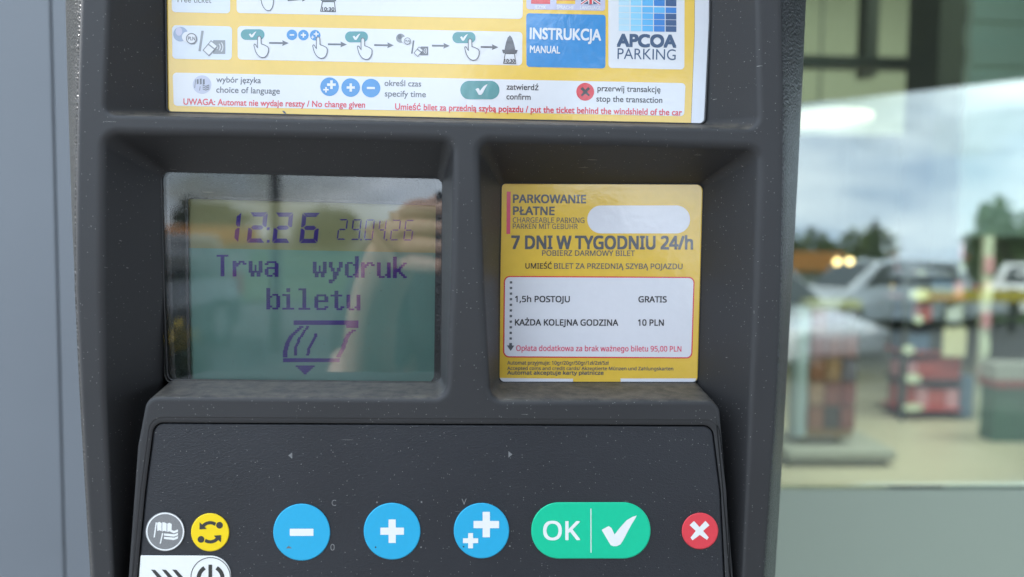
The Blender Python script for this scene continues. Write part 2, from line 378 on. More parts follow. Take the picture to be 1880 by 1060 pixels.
    def build(s, name, parent): return mesh(name, s.v, s.f, [M[k] for k in s.mats], parent, s.mi)

# ------------------------------------------------------------------ the setting
m_asph = pm('asphalt', (0.055, 0.056, 0.058), 0.85, bump=(30, 0.4, 0.01), var=0.3, vscale=6)
m_pave = pm('paving', (0.20, 0.20, 0.195), 0.8, bump=(40, 0.3, 0.004), var=0.12, vscale=9)
m_grass = pm('lawn', (0.06, 0.10, 0.025), 0.9, bump=(60, 0.8, 0.02), var=0.4, vscale=4)
box('ground', (-200, -200, GZ-0.5), (200, 200, GZ-0.02), m_asph)['kind'] = 'structure'
box('pavement', (-14, -3.4, GZ-0.3), (14, 0.50, GZ), m_pave)['kind'] = 'structure'
box('lawn', (-60, -70, GZ-0.3), (40, -16.5, GZ+0.05), m_grass)['kind'] = 'structure'
box('shop_floor', (-3, 0.72, GZ-0.2), (14, 14, GZ+0.004), pm('floor_tile', (0.54, 0.485, 0.38), 0.35, var=0.06, vscale=3))['kind'] = 'structure'

# ------------------------------------------------------------------ the parking machine
meter = empty('parking_machine', (0, 0.14, GZ), 'dark grey plastic parking ticket machine with display, price card and coloured keys', 'parking machine')
meter.matrix_world.translation = meter.location
def own(o):                      # parts are modelled in world space: keep them there under the machine
    o.matrix_parent_inverse = Matrix.Translation(-meter.location); return o

Y_SIGN, Y_CARD, Y_COVER, Y_LCD = 0.022, 0.028, 0.0286, 0.0400
outer = [(147, -520), (147, -60), (145, 0), (141, 120), (138, 250), (136, 400), (136, 530), (141, 640), (146, 740), (154, 880), (165, 1060), (180, 1300), (196, 1560),
         (1372, 1560), (1388, 1300), (1405, 1060), (1416, 900), (1424, 790), (1430, 680), (1436, 510), (1439, 320), (1440, 160), (1438, 0), (1438, -60), (1438, -520)]
outer_r = [30, 0, 0, 0, 0, 0, 0, 0, 0, 0, 0, 0, 30, 30, 0, 0, 0, 0, 0, 0, 0, 0, 0, 0, 30]
# recess: front corner list, inner corner list (same count), radii, lip radii in px, depth
recesses = [
  dict(f=[(212, -330), (1380, -330), (1391, 60), (1396, 237), (189, 211), (197, 60)], i=[(300, -290), (1308, -290), (1305, 40), (1297, 229), (305, 207), (302, 40)],
       fr=[20, 20, 0, 24, 20, 0], ir=[10, 10, 0, 10, 8, 0], lip=[8, 8, 8, 8, 7, 8], d=Y_SIGN),
  dict(f=[(189, 243), (833, 257), (829, 500), (819, 730), (269, 728), (252, 820), (235, 1060), (224, 1330), (214, 1330), (208, 1060), (192, 720), (187, 530)],
       i=[(296, 315), (812, 327), (811, 520), (809, 703), (309, 698), (290, 830), (268, 1060), (240, 1330), (240, 1330), (268, 1060), (290, 830), (302, 540)],
       fr=[26, 22, 0, 24, 26, 0, 0, 0, 0, 0, 0, 0], ir=[14, 14, 0, 14, 14, 0, 0, 0, 0, 0, 0, 0], lip=[12, 12, 12, 11, 8, 7, 6, 2, 2, 7, 11, 12], d=Y_COVER-0.0006),
  dict(f=[(877, 256), (1397, 271), (1390, 520), (1381, 720), (1364, 1060), (1356, 1330), (1350, 1330), (1346, 1060), (1333, 880), (1321, 736), (900, 734), (887, 520)],
       i=[(920, 337), (1291, 338), (1286, 520), (1281, 702), (1342, 1060), (1351, 1330), (1351, 1330), (1342, 1060), (1311, 880), (1281, 702.5), (916, 702), (917, 520)],
       fr=[22, 24, 0, 0, 0, 0, 0, 0, 0, 26, 24, 0], ir=[10, 10, 0, 0, 0, 0, 0, 0, 0, 8, 8, 0], lip=[12, 12, 12, 10, 6, 1.5, 1.5, 5, 7, 8, 11, 12], d=Y_CARD-0.0004,
       ds=[Y_CARD-0.0004]*4+[0.0085, 0.0022, 0.0022, 0.0085, 0.018]+[Y_CARD-0.0004]*3),
]
kout = [(276, 766), (1318, 771), (1333, 900), (1341, 1060), (1348, 1340), (228, 1340), (243, 1060), (258, 900)]
kin = [(283, 776), (1308, 781), (1323, 900), (1331, 1060), (1337, 1330), (238, 1330), (252, 1060), (267, 900)]
k_r = [26, 26, 0, 0, 12, 12, 0, 0]; ki_r = [20, 20, 0, 0, 10, 10, 0, 0]

def offset(pts, d):               # outward offset of a closed outline (px); sign chosen from its winding
    n = len(pts); ar = sum(pts[i][0]*pts[(i+1) % n][1]-pts[(i+1) % n][0]*pts[i][1] for i in range(n)); sg = 1 if ar > 0 else -1
    out = []
    for i in range(n):
        p = Vector(pts[i]); j = i-1; 
        while (Vector(pts[j])-p).length < 1e-4: j -= 1
        k = (i+1) % n
        while (Vector(pts[k])-p).length < 1e-4: k = (k+1) % n
        da = (p-Vector(pts[j])).normalized(); db = (Vector(pts[k])-p).normalized(); t = (da+db)
        t = t.normalized() if t.length > 1e-6 else da
        nn = Vector((t.y, -t.x))*sg; c = max(0.5, nn.dot(Vector((da.y, -da.x))*sg)); dd = d[i] if isinstance(d, list) else d
        out.append(tuple(p+nn*dd/c))
    return out
def strip(V, Fc, rings, closed=True):
    n = len(rings[0]); b = len(V)
    for r in rings: V.extend(r)
    for k in range(len(rings)-1):
        for i in range(n if closed else n-1):
            j = (i+1) % n; Fc.append((b+k*n+i, b+k*n+j, b+(k+1)*n+j, b+(k+1)*n+i))
V, Fc, holes = [], [], []
for rc in recesses:
    f2 = rounded(rc['f'], rc['fr'], 8); i2 = rounded(rc['i'], rc['ir'], 8)
    lips = []
    for l, r in zip(rc['lip'], rc['fr']): lips += [l]*(9 if r > 0 else 1)
    deps = []
    for dd, r in zip(rc.get('ds', [rc['d']]*len(rc['f'])), rc['fr']): deps += [dd]*(9 if r > 0 else 1)
    Fp = [P(x, y, 0) for x, y in f2]; Ip = [P(x, y, dd) for (x, y), dd in zip(i2, deps)]
    o1 = offset(f2, lips); o2 = offset(f2, [l+1.2 for l in lips])
    A = [P(x, y, 0) for x, y in o1]; B = [P(x, y, 0) for x, y in o2]
    lm = [(A[i]-Fp[i]).length for i in range(len(Fp))]
    E = []
    for i in range(len(Fp)):
        w_ = Ip[i]-Fp[i]; E.append(Fp[i]+w_.normalized()*min(lm[i], w_.length*0.5))
    rings = [B, A]
    for t in (0.18, 0.36, 0.54, 0.72, 0.88, 1.0):
        rings.append([A[i]*(1-t)**2+Fp[i]*(2*t*(1-t))+E[i]*t*t for i in range(len(Fp))])
    for t in (0.05, 0.5, 0.95): rings.append([E[i].lerp(Ip[i], t) for i in range(len(Fp))])
    rings.append(Ip); rings.append([p+Vector((0, 0.003, 0)) for p in Ip])
    strip(V, Fc, rings); holes.append(o2)
# keypad frame: small step down, flat lip, groove
ko = rounded(kout, k_r, 8); ki = rounded(kin, ki_r, 8)
rings = [[P(x, y, 0) for x, y in offset(ko, 1.2)], [P(x, y, 0) for x, y in ko], [P(x, y, 0.00022) for x, y in offset(ko, -0.8)], [P(x, y, 0.00022) for x, y in offset(ko, -2)],
         [P(x, y, 0.00022) for x, y in offset(ki, 1.2)], [P(x, y, 0.0005) for x, y in offset(ki, 0.2)], [P(x, y, 0.0040) for x, y in ki]]
strip(V, Fc, rings); holes.append(offset(ko, 1.2))
# outer edge
oo = rounded(outer, outer_r, 8)
rings = [[P(x, y, 0) for x, y in offset(oo, -13)], [P(x, y, 0) for x, y in offset(oo, -11)]]
A = rings[1]; Fp = [P(x, y, 0) for x, y in oo]
for t in (0.2, 0.4, 0.6, 0.8, 1.0):
    rings.append([A[i]*(1-t)**2+Fp[i]*(2*t*(1-t))+(Fp[i]+Vector((0, 0.0022, 0)))*t*t for i in range(len(oo))])
rings.append([p+Vector((0, 0.006, 0)) for p in Fp]); rings.append([p*1.0+Vector((0, 0.0065, 0)) for p in [P(x, y, 0) for x, y in offset(oo, -5)]])
strip(V, Fc, rings)
smooth = [True]*len(Fc)
# front plate between the outlines
plate = [offset(oo, -13)] + holes
b = len(V); flat = [q for l in plate for q in l]; V += [P(x, y, 0) for x, y in flat]
for t in tessellate_polygon([[Vector((x, y, 0)) for x, y in l] for l in plate]): Fc.append(tuple(b+i for i in t)); smooth.append(False)
shell = own(mesh('front_shell', V, Fc, M['shell'], meter, None, smooth))
bm = bmesh.new(); bm.from_mesh(shell.data); bmesh.ops.recalc_face_normals(bm, faces=bm.faces); bm.to_mesh(shell.data); bm.free()

# rear casing with its coarse grained flanks, wider than the shell towards the top
cas_y = [(0.006, [(148, -520), (148, -60), (146, 0), (142, 120), (139, 250), (137, 400), (137, 530), (142, 640), (147, 740), (155, 880), (166, 1060), (181, 1300), (197, 1560),
                  (1371, 1560), (1387, 1300), (1404, 1060), (1415, 900), (1423, 790), (1429, 680), (1435, 510), (1438, 320), (1439, 160), (1437, 0), (1437, -60), (1437, -520)], 0.006)]
silh = [(106, -520), (117, -60), (120, 0), (123, 120), (127, 250), (132, 400), (138, 530), (146, 640), (155, 740), (170, 880), (187, 1060), (206, 1300), (225, 1560),
        (1392, 1560), (1408, 1300), (1423, 1060), (1433, 900), (1439, 790), (1445, 680), (1455, 510), (1465, 320), (1473, 160), (1480, 0), (1483, -60), (1492, -520)]
mid = [((a[0]*.62+c[0]*.38), (a[1]*.62+c[1]*.38)) for a, c in zip(cas_y[0][1], silh)]
V, Fc = [], []
def rr_(pts): return rounded(pts, outer_r, 4)
rings = [[P(x, y, 0.0045) for x, y in offset(rr_(cas_y[0][1]), -6)], [P(x, y, 0.0060) for x, y in rr_(cas_y[0][1])],
         [P(x, y, 0.020) for x, y in rr_(mid)], [P(x, y, 0.042) for x, y in offset(rr_(silh), -1.5)], [P(x, y, 0.050) for x, y in rr_(silh)]]
back = [P(x, y, 0.050) for x, y in rr_(silh)]
rings.append([Vector((p.x*0.97-0.0005, 0.10, p.z)) for p in back]); rings.append([Vector((p.x*0.93-0.001, 0.30, p.z*0.98)) for p in back])
strip(V, Fc, rings); n = len(back); Fc.append(tuple(range(len(V)-n, len(V))))
casing = own(mesh('rear_casing', V, Fc, M['casing'], meter, None, True))
bm = bmesh.new(); bm.from_mesh(casing.data); bmesh.ops.recalc_face_normals(bm, faces=bm.faces); bm.to_mesh(casing.data); bm.free()
own(box('post', (-0.11, 0.08, GZ), (0.09, 0.26, -0.22), M['casing'], meter, 0.006))

# --- upper instruction sheet
Y = Y_SIGN
p = Print(Y+0.0006)
p.slab([(296, -310), (1276, -310), (1275, 60), (1268, 240), (296, 220), (295, 40)], 'yellow', 0.0006)
p.poly([(1276.5, -310), (1316, -310), (1312, 60), (1304, 240), (1268.5, 240), (1275.5, 60)], 'strip', 0.5)
SK = 0.021
def srect(x0, y0, x1, y1, r, mat, layer=1, sk=SK):   # box that follows the sheet's slight tilt in the picture
    dy = (x1-x0)*sk; p.poly(rounded([(x0, y0), (x1, y0+dy), (x1-0.6, y1+dy), (x0+0.6, y1)], r), mat, layer)
for k in range(3):                                   # further rows of boxes above the frame
    srect(314, -290+k*78, 422, -228+k*78, 7, 'iceblue'); srect(433, -288+k*78, 960, -226+k*78, 7, 'white')
srect(315, -55, 423, 22.5, 7, 'iceblue'); srect(434, -55, 960, 24, 7, 'white')
srect(316, 46.5, 426, 108, 7, 'iceblue'); srect(436, 48, 959, 109.5, 7, 'white')
srect(966, -40, 1111.5, 17.2, 5, 'lavender'); srect(966, 24.5, 1112, 123, 6, 'blue_ink')
srect(1116.5, -60, 1257, 125, 7, 'white')
p.poly(rounded([(317, 133.5), (1258.5, 153), (1256, 213.5), (319, 194.5)], 7), 'white', 1)
for x0, x1, cols in ((975, 1010, ('white', 'red_ink')), (1021.5, 1056, ('red_ink', 'gold_ink')), (1067, 1102, None)):
    if cols: p.poly([(x0, -12), (x1, -12), (x1, -3 if cols[0] == 'white' else 1), (x0, -3 if cols[0] == 'white' else 1)], cols[0], 2); p.poly([(x0, -2.6 if cols[0] == 'white' else 1.3), (x1, -2.6 if cols[0] == 'white' else 1.3), (x1, 7.6), (x0, 7.2)], cols[1], 2)
    else:
        p.poly([(x0, -12), (x1, -12), (x1, 8), (x0, 7.6)], 'navy', 2)
        for a, c in (((x0, 7.5), (x0+17, -4)), ((x1, 8), (x1-17, -4))): p.stroke([a, c], 5, 'white', 3); p.stroke([a, c], 1.8, 'red_ink', 4)
        p.stroke([((x0+x1)/2, -12), ((x0+x1)/2, 8)], 9, 'white', 5); p.stroke([((x0+x1)/2, -12), ((x0+x1)/2, 8)], 5, 'red_ink', 6)
p.text('JĘZYK', 981, 16.2, 1002.5, 16.6, 'white', 2, 6, 0.03); p.text('SPRACHE', 1022, 16.6, 1053, 17.2, 'white', 2, 6.2, 0.03); p.text('LANGUAGE', 1065, 17.2, 1103, 17.9, 'white', 2, 6.2, 0.03)
p.text('INSTRUKCJA', 973, 71.5, 1103, 74.5, 'white', 2, 20, 0.028); p.text('MANUAL', 973, 97, 1028, 98.4, 'white', 2, 13, 0.022)
for c in range(5):
    for r in range(5):
        x0 = [1136, 1157.8, 1179.2, 1200.6, 1222][c]; y1 = [57, 45.6, 34.2, 22.6, 10][r]+(c*0.4); y0 = y1-(12.4 if r == 4 else 10.4)
        k = max(0, min(4, c + (0 if r < 2 else (-1 if (r == 3 and c > 2) else 0) + (1 if (c in (2, 3) and r in (1,)) else 0))))
        if (c, r) in ((3, 0), (3, 1)): k = 3
        if (c, r) in ((2, 1),): k = 2
        p.poly([(x0, y0), (x0+19.8, y0+.4), (x0+19.8, y1+.4), (x0, y1)], 'logo%d' % k, 2)
p.text('APCOA', 1133.5, 85, 1240.5, 86.8, 'navy', 2, 21.5, 0.055); p.text('PARKING', 1133.5, 108.3, 1240.5, 110.6, 'navy', 2, 19.5, -0.006)
p.text('Free ticket', 326, 4.2, 388, 6.0, 'grey_ink', 2, 10.8)
# top row fragments: hand bottom, arrow, ticket 10:30
p.hand(478, -25, 24, 45); p.arrow(528, 1, 566, -3, 'grey_ink')
p.poly([(588, -20), (618, -20), (617, 2.5), (589, 2)], 'grey_ink', 2)
p.stroke([(592, 3), (588.5, 21), (616, 21.7), (614, 3.5)], 1.4, 'dark_ink', 3, True); p.text('10:30', 591.5, 20, 613.5, 20.6, 'dark_ink', 4, 6.6, 0.03)
# payment icon left and small one
def coins(x, y, s, light):
    a, bl = ('coin_blue', 'grey_ink') if light else ('mid_ink', 'grey_ink')
    p.poly(circle(x, y, 13.5*s), a, 2); p.poly(circle(x-3*s, y-5*s, 6.0*s, 20, 8*s), 'lavender' if light else 'grey_ink', 3)
    p.poly(circle(x+12*s, y+5*s, 9.5*s), 'white', 4); p.poly(circle(x+20*s, y+8*s, 9.4*s), 'white', 5)
    p.stroke(circle(x+20*s, y+8*s, 9.2*s, 28), 1.7*s, bl, 6, True); p.text('PLN', x+13.8*s, y+11*s, x+26.5*s, y+11.4*s, bl, 6, 6.4*s, 0.02)
def card(x, y, s, light):
    bl = 'grey_ink' if not light else 'mid_ink'
    p.stroke([(x+4*s, y-20*s), (x-1.6*s, y+19*s)], 4.6*s, bl, 2)
    p.poly([(x+24*s, y-2*s), (x+47*s, y-2*s), (x+47*s, y+24*s), (x+24*s, y+24*s)], bl, 2)
    for k in (6, 10, 14): p.stroke(arc(x+25*s+k*s*.3, y+11*s, k*s*.95, -40, 40, 8), 1.6*s, 'white', 3)
    q = [(x+5*s, y+17*s), (x+20*s, y-1*s), (x+32*s, y+9*s), (x+16*s, y+27*s)]
    p.poly(q, 'white', 4); p.stroke(q, 1.8*s, bl, 5, True); p.stroke([(x+14*s, y+5*s), (x+27*s, y+15*s)], 2.6*s, bl, 6)
coins(331.5, 63, 1.0, True); card(368, 76, 0.97, True)
coins(735.5, 70.5, 0.62, False); card(757, 87, 0.62, False)
def pill(x0, y0, x1, y1, lay=2):
    p.poly(rrect(x0, y0, x1, y1, (y1-y0)/2-.1, 8), 'teal_ink', lay)
for x0, y0, x1, y1 in ((442, 54, 485.5, 73.5), (633.5, 58, 675.5, 78), (830.5, 59, 873, 79.5)):
    pill(x0, y0, x1, y1); xm = (x0+x1)/2; p.check(xm-7, y0+4, xm+7, y1-4.5, 'white', 3)
for cx, cy in ((536, 64.3), (557, 64.7), (578.5, 65)): p.poly(circle(cx, cy, 9.7, 28), 'blue_ink', 2)
p.poly([(532, 63), (540, 63), (540, 65.8), (532, 65.8)], 'white', 3); p.plus(557, 64.7, 4.6, 2.6, 'white', 3); p.plus(580.5, 62.8, 4.4, 2.3, 'white', 3); p.plus(574, 68.5, 2.8, 1.6, 'white', 3)
for x0, y0 in ((466, 66.5), (574, 68), (656, 70), (853, 71.5)): p.hand(x0, y0, 27, 39.5, 4)
for x0, y0, x1 in ((494, 79, 530), (602, 81.5, 637), (687, 83, 723), (793, 84, 826), (882.5, 86.5, 915)): p.arrow(x0, y0, x1, y0+.5)
p.poly([(926, 98), (926.5, 90), (929, 78), (932, 69.5), (936, 65), (940, 69.5), (943, 78), (946, 91), (946.5, 99)], 'grey_ink', 2)
p.poly([(921.5, 91.5), (950.5, 92), (948, 98.8), (924, 98.2)], 'grey_ink', 3)
p.poly([(927.5, 98.6), (944.5, 99), (947, 117), (924.5, 116.5)], 'white', 3); p.stroke([(927.5, 98.6), (924.5, 116.5), (947, 117), (944.5, 99)], 1.3, 'dark_ink', 4, True); p.text('10:30', 926.5, 115, 945, 115.4, 'dark_ink', 5, 6.4, 0.03)
# legend row
p.poly(circle(371, 155.6, 17, 36), 'palelav', 2)
for k in range(3): p.poly([(361+k*5.6, 146-(k % 2)), (364.6+k*5.6, 145.4-(k % 2)), (364.8+k*5.6, 154+k*.5), (361.2+k*5.6, 155+k*.5)], 'grey_ink', 3)
p.stroke([(359, 146), (357.5, 162)], 1.2, 'grey_ink', 3); p.stroke([(367.5, 158.8), (366.5, 166.5)], 1.2, 'grey_ink', 3)
for k in range(3): p.stroke([(372, 156.8+k*3.4), (378, 158.8+k*3.4), (384, 156.4+k*3.4)], 1.5, 'grey_ink', 4)
p.text('wybór języka', 397, 151.2, 478.8, 153.0, 'grey_ink', 2, 10.6, 0.014); p.text('choice of language', 397, 170.2, 513.5, 172.6, 'grey_ink', 2, 11, 0.014)
for cx, cy in ((605, 159.5), (643.8, 161), (681.2, 162)): p.poly(circle(cx, cy, 17.1, 40), 'blue_ink', 2)
p.plus(608.5, 155.8, 8, 4.6, 'white', 3); p.plus(598.5, 165, 5, 2.8, 'white', 3); p.plus(644, 161, 7.5, 4.4, 'white', 3); p.poly([(673.6, 159.8), (688.4, 160), (688.4, 164), (673.6, 163.8)], 'white', 3)
p.text('określ czas', 706, 157.8, 773, 159.2, 'grey_ink', 2, 10.6, 0.014); p.text('specify time', 706.5, 177.2, 781.6, 178.8, 'grey_ink', 2, 10.8, 0.014)
pill(845, 148.6, 917, 182.7); p.check(873, 155, 895, 174.5, 'white', 3)
p.text('zatwierdź', 930, 164.6, 988.4, 166, 'dark_ink', 2, 10.8, 0.014); p.text('confirm', 929.8, 182.6, 974, 183.6, 'dark_ink', 2, 10.8, 0.014)
p.poly(circle(1074.4, 168.8, 16.4, 40), 'red_ink', 2); p.cross(1074.6, 168.8, 10, 5.4, 'dark_ink', 3)
p.text('przerwij transakcję', 1097, 167.4, 1212.4, 169.8, 'dark_ink', 2, 10.8, 0.014); p.text('stop the transaction', 1095, 186.6, 1215.8, 189.2, 'dark_ink', 2, 10.8, 0.014)
p.text('UWAGA: Automat nie wydaje reszty / No change given', 336.8, 192.2, 670, 198.0, 'red_ink', 2, 11, 0.026)
p.text('Umieść bilet za przednią szybą pojazdu / put the ticket behind the windshield of the car', 725.5, 201.4, 1251.8, 212.2, 'red_ink', 2, 11.2, 0.026)
p.poly([(518, 203.5), (522, 204), (526, 209), (521, 208.4)], 'dark_ink', 2)
sheet = own(p.build('instruction_sheet', meter))
sheet['label'] = 'yellow instruction sheet with white step boxes, blue manual box and logo'
# dark seal strip round the sheet window
def seal(name, pts, r, wd, Yv, mat, parent=meter):
    a = rounded(pts, r, 8); bq = offset(a, -wd)
    V, Fc = [], []
    strip(V, Fc, [[P(x, y, Yv+0.001) for x, y in offset(a, 2)], [P(x, y, Yv-0.0004) for x, y in offset(a, 0)], [P(x, y, Yv-0.0009) for x, y in offset(a, -wd*.5)], [P(x, y, Yv-0.0006) for x, y in bq], [P(x, y, Yv+0.0004) for x, y in bq]])
    return own(mesh(name, V, Fc, mat, parent, None, True))
seal('sheet_seal', [(300, -290), (1309, -290), (1306, 40), (1297, 231), (304, 209), (302, 40)], [10, 10, 0, 14, 12, 0], 4.5, Y_SIGN+0.0006, M['seal'])

# --- price card
p = Print(Y_CARD, True)
p.slab(rounded([(915, 336.5), (1292, 338.5), (1287, 520), (1282, 703.5), (913.5, 703), (914, 520)], [10, 12, 0, 10, 10, 0]), 'card_yellow', 0.0006)
p.poly([(917, 694.2), (1052, 695.6), (1052, 702.6), (919, 702.4)], 'card_white', 1); p.poly([(1139.5, 695.2), (1278, 695), (1276, 703), (1139.5, 703)], 'card_white', 1)
p.poly([(930.4, 352), (937.6, 352.2), (936.8, 430), (929.8, 429.8)], 'pink_ink', 1)
p.text('PARKOWANIE', 942.4, 372.4, 1075.4, 373.2, 'grey_ink', 1, 14.6, 0.044); p.text('PŁATNE', 942.4, 394.4, 1017.6, 394.8, 'grey_ink', 1, 14.6, 0.044)
p.text('CHARGEABLE PARKING', 941.6, 409, 1072.8, 409.6, 'grey_ink', 1, 9.6, 0.012); p.text('PARKEN MIT GEBÜHR', 941.6, 420.2, 1060.6, 420.8, 'grey_ink', 1, 9.4, 0.012)
p.poly(rrect(1078.4, 377.6, 1266.8, 428.8, 25.4, 12), 'card_white', 1)
p.text('7 DNI W TYGODNIU 24/h', 939.6, 456.6, 1271.4, 457.6, 'grey_ink', 1, 23, 0.046)
p.text('POBIERZ DARMOWY BILET', 995.4, 469.8, 1165.4, 470.2, 'grey_ink', 1, 9.8, 0.02)
p.text('UMIEŚĆ', 964.8, 493.2, 1013, 493.5, 'dark_ink', 1, 9.6, 0.026); p.text('BILET ZA PRZEDNIĄ SZYBĄ POJAZDU', 1017.4, 493.5, 1252.8, 494.4, 'grey_ink', 1, 9.8, 0.022)
p.poly(rounded([(925, 506.8), (1275.5, 508.6), (1271, 658.6), (923.5, 656.6)], 11), 'red_ink', 1)
p.poly(rounded([(927.2, 509), (1273.3, 510.8), (1268.8, 656.3), (925.8, 654.4)], 9), 'card_white', 2)
for k in range(11): yk = 518.8+k*10.3; p.poly([(936-k*.06, yk-2.1), (940.4-k*.06, yk-2.1), (940.4-k*.06, yk+2.1), (936-k*.06, yk+2.1)], 'grey_ink', 3)
p.poly([(935, 630), (940, 630), (940, 634.4), (944.2, 634.8), (937.4, 644.8), (930.4, 634.4), (935, 634.4)], 'grey_ink', 3)
p.text('1,5h POSTOJU', 945.8, 554.6, 1045.8, 555, 'dark_ink', 3, 10.8, 0.034); p.text('GRATIS', 1172.4, 555.2, 1223.8, 555.4, 'dark_ink', 3, 10.8, 0.034)
p.text('KAŻDA KOLEJNA GODZINA', 945.6, 597.6, 1134.8, 598.2, 'dark_ink', 3, 11, 0.034); p.text('10 PLN', 1171.4, 598, 1218.4, 598.2, 'dark_ink', 3, 11, 0.034)
p.text('Opłata dodatkowa za brak ważnego biletu 95,00 PLN', 947.8, 644.4, 1250.8, 645.8, 'pink_ink', 3, 9.8, 0.024)
p.text('Automat przyjmuje: 10gr/20gr/50gr/1zł/2zł/5zł', 931.4, 669.6, 1117.6, 670, 'grey_ink', 1, 6.6, 0.03)
p.text('Accepted coins and credit cards/ Akzeptierte Münzen und Zahlungskarten', 931.4, 679.4, 1236, 680.2, 'grey_ink', 1, 6.0, 0.03)
p.text('Automat akceptuje karty płatnicze', 931.4, 687.8, 1108, 688.2, 'grey_ink', 1, 6.6, 0.045)
cardo = own(p.build('price_card', meter)); cardo['label'] = 'yellow price card with white rounded tariff box in its recess'
seal('card_seal', [(919, 335), (1293, 336.5), (1288, 520), (1283, 704), (914.5, 703.5), (916, 520)], [10, 14, 0, 12, 12, 0], 2.6, Y_CARD, M['seal'])

# --- display: bezel, lcd, cover pane
disp = own(bpy.data.objects.new('display', None)); link(disp, meter); disp.empty_display_size = 0.02
disp.matrix_parent_inverse = Matrix.Translation(-meter.location)
win = rounded([(293, 312), (815, 325), (813, 520), (811, 706), (306, 702), (300, 540)], [16, 16, 0, 16, 16, 0], 8)
win_l = rounded([(346, 365.5), (836, 379), (836, 520), (836, 742), (352, 735), (347, 540)], [4, 4, 0, 4, 4, 0], 8)
V, Fc = [], []
a0 = [P(x, y, Y_COVER+0.0022) for x, y in offset(win, 4)]; a1 = [P(x, y, Y_COVER+0.0030) for x, y in offset(win, -10)]
a1 = [P(x*0.94+575*0.06, y*0.985+ 8.0, Y_COVER+0.0030) for x, y in win]
a2 = [P(x, y, Y_LCD-0.0022) for x, y in offset(win_l, 6)]; a3 = [P(x, y, Y_LCD-0.0021) for x, y in offset(win_l, 1)]; a4 = [P(x, y, Y_LCD+0.001) for x, y in win_l]
strip(V, Fc, [a0, a1, a2, a3, a4])
bez = mesh('display_bezel', V, Fc, M['bezel'], disp)
p = Print(Y_LCD)
p.slab([(330, 350), (850, 360), (850, 750), (330, 745)], 'lcd_teal', 0.002)
p.poly([(331, 351), (849, 362), (849, 465.6), (331, 455.2)], 'lcd_olive', 0.5)
lcdo = p.build('lcd_screen', disp)
LC = Print(Y_LCD-0.00012)
def lz(X, Yz): return (290+X/2.649, 310+Yz/2.649)
SEG = {'0': 'abcdef', '1': 'bc', '2': 'abged', '4': 'fgbc', '6': 'afgecd', '9': 'abcdfg'}
def seg7(ch, x0, y0, wd, ht, t, sk, gap):
    def q(u, v): return lz(x0+u+sk*(1-v/ht), y0+v)
    h2 = ht/2; g = gap
    SG = {'a': [(g, 0), (wd-g, 0), (wd-g-t*.8, t), (g+t*.8, t)], 'd': [(g+t*.8, ht-t), (wd-g-t*.8, ht-t), (wd-g, ht), (g, ht)],
          'g': [(g+t*.5, h2), (g+t, h2-t/2), (wd-g-t, h2-t/2), (wd-g-t*.5, h2), (wd-g-t, h2+t/2), (g+t, h2+t/2)],
          'f': [(0, g), (t, g+t*.9), (t, h2-t/2-g), (t*.5, h2-g), (0, h2-g)], 'e': [(0, h2+g), (t*.5, h2+g), (t, h2+t/2+g), (t, ht-g-t*.9), (0, ht-g)],
          'b': [(wd, g), (wd, h2-g), (wd-t*.5, h2-g), (wd-t, h2-t/2-g), (wd-t, g+t*.9)], 'c': [(wd, h2+g), (wd, ht-g), (wd-t, ht-g-t*.9), (wd-t, h2+t/2+g), (wd-t*.5, h2+g)]}
    for s_ in SEG[ch]: LC.poly([q(u, v) for u, v in SG[s_]], 'lcd_ink', 0)
for ch, x0, y0 in (('1', 302, 211), ('2', 431, 212), ('2', 555, 213), ('6', 687, 214)): seg7(ch, x0, y0, 88, 148, 21, 16, 3)
for yy in (292, 353): LC.poly([lz(530, yy-7), lz(544, yy-7), lz(542, yy+7), lz(528, yy+7)], 'lcd_ink', 0)
for ch, x0, wd in (('2', 869, 44), ('9', 936, 44), ('0', 1000, 44), ('4', 1066, 36), ('2', 1127, 44), ('6', 1192, 44)): seg7(ch, x0, 245+(x0-869)*.012, wd, 101, 6.5, 12, 3)
for xx, yy in ((988, 345), (1112, 346)): LC.poly([lz(xx-4, yy-4), lz(xx+4, yy-4), lz(xx+3, yy+4), lz(xx-5, yy+4)], 'lcd_ink', 0)
X6, X7 = 'XX...XX', 'XX.....'
GL = {'T': ['XXXXXX.']+['..XX...']*10, 'r': ['']*3+['XX.XXX.', 'XXXX.XX', 'XXX....']+[X7]*5,
      'w': ['']*3+[X6, X6, 'XX.X.XX', 'XX.X.XX', 'XX.X.XX', 'XXXXXXX', '.XX.XX.', '.XX.XX.'], 'a': ['']*3+['.XXXXX.', X6, '.....XX', '.XXXXXX', X6, X6, 'XX..XXX', '.XXX.XX'],
      'y': ['']*3+[X6, X6, X6, '.XX.XX.', '.XX.XX.', '..XXX..', '..XXX..', '..XX...', '..XX...', 'XXX....', 'XX.....'],
      'd': ['.....XX']*3+['.XXX.XX', 'XX..XXX', X6, X6, X6, X6, 'XX..XXX', '.XXX.XX'], 'u': ['']*3+[X6]*6+['XX..XXX', '.XXX.XX'],
      'k': [X7]*3+[X6, 'XX..XX.', 'XX.XX..', 'XXXX...', 'XXXX...', 'XX.XX..', 'XX..XX.', X6], 'b': [X7]*3+['XX.XXX.', 'XXX..XX', X6, X6, X6, X6, 'XXX..XX', 'XX.XXX.'],
      'i': ['..XX...', '..XX...', '', 'XXXX...']+['..XX...']*6+['XXXXXX.'], 'l': ['XXXX...']+['..XX...']*9+['XXXXXX.'],
      'e': ['']*3+['.XXXXX.', X6, X6, 'XXXXXXX', X7, X7, X6, '.XXXXX.'], 't': ['', '..XX...', '..XX...', 'XXXXXX.']+['..XX...']*5+['..XX.XX', '...XXX.']}
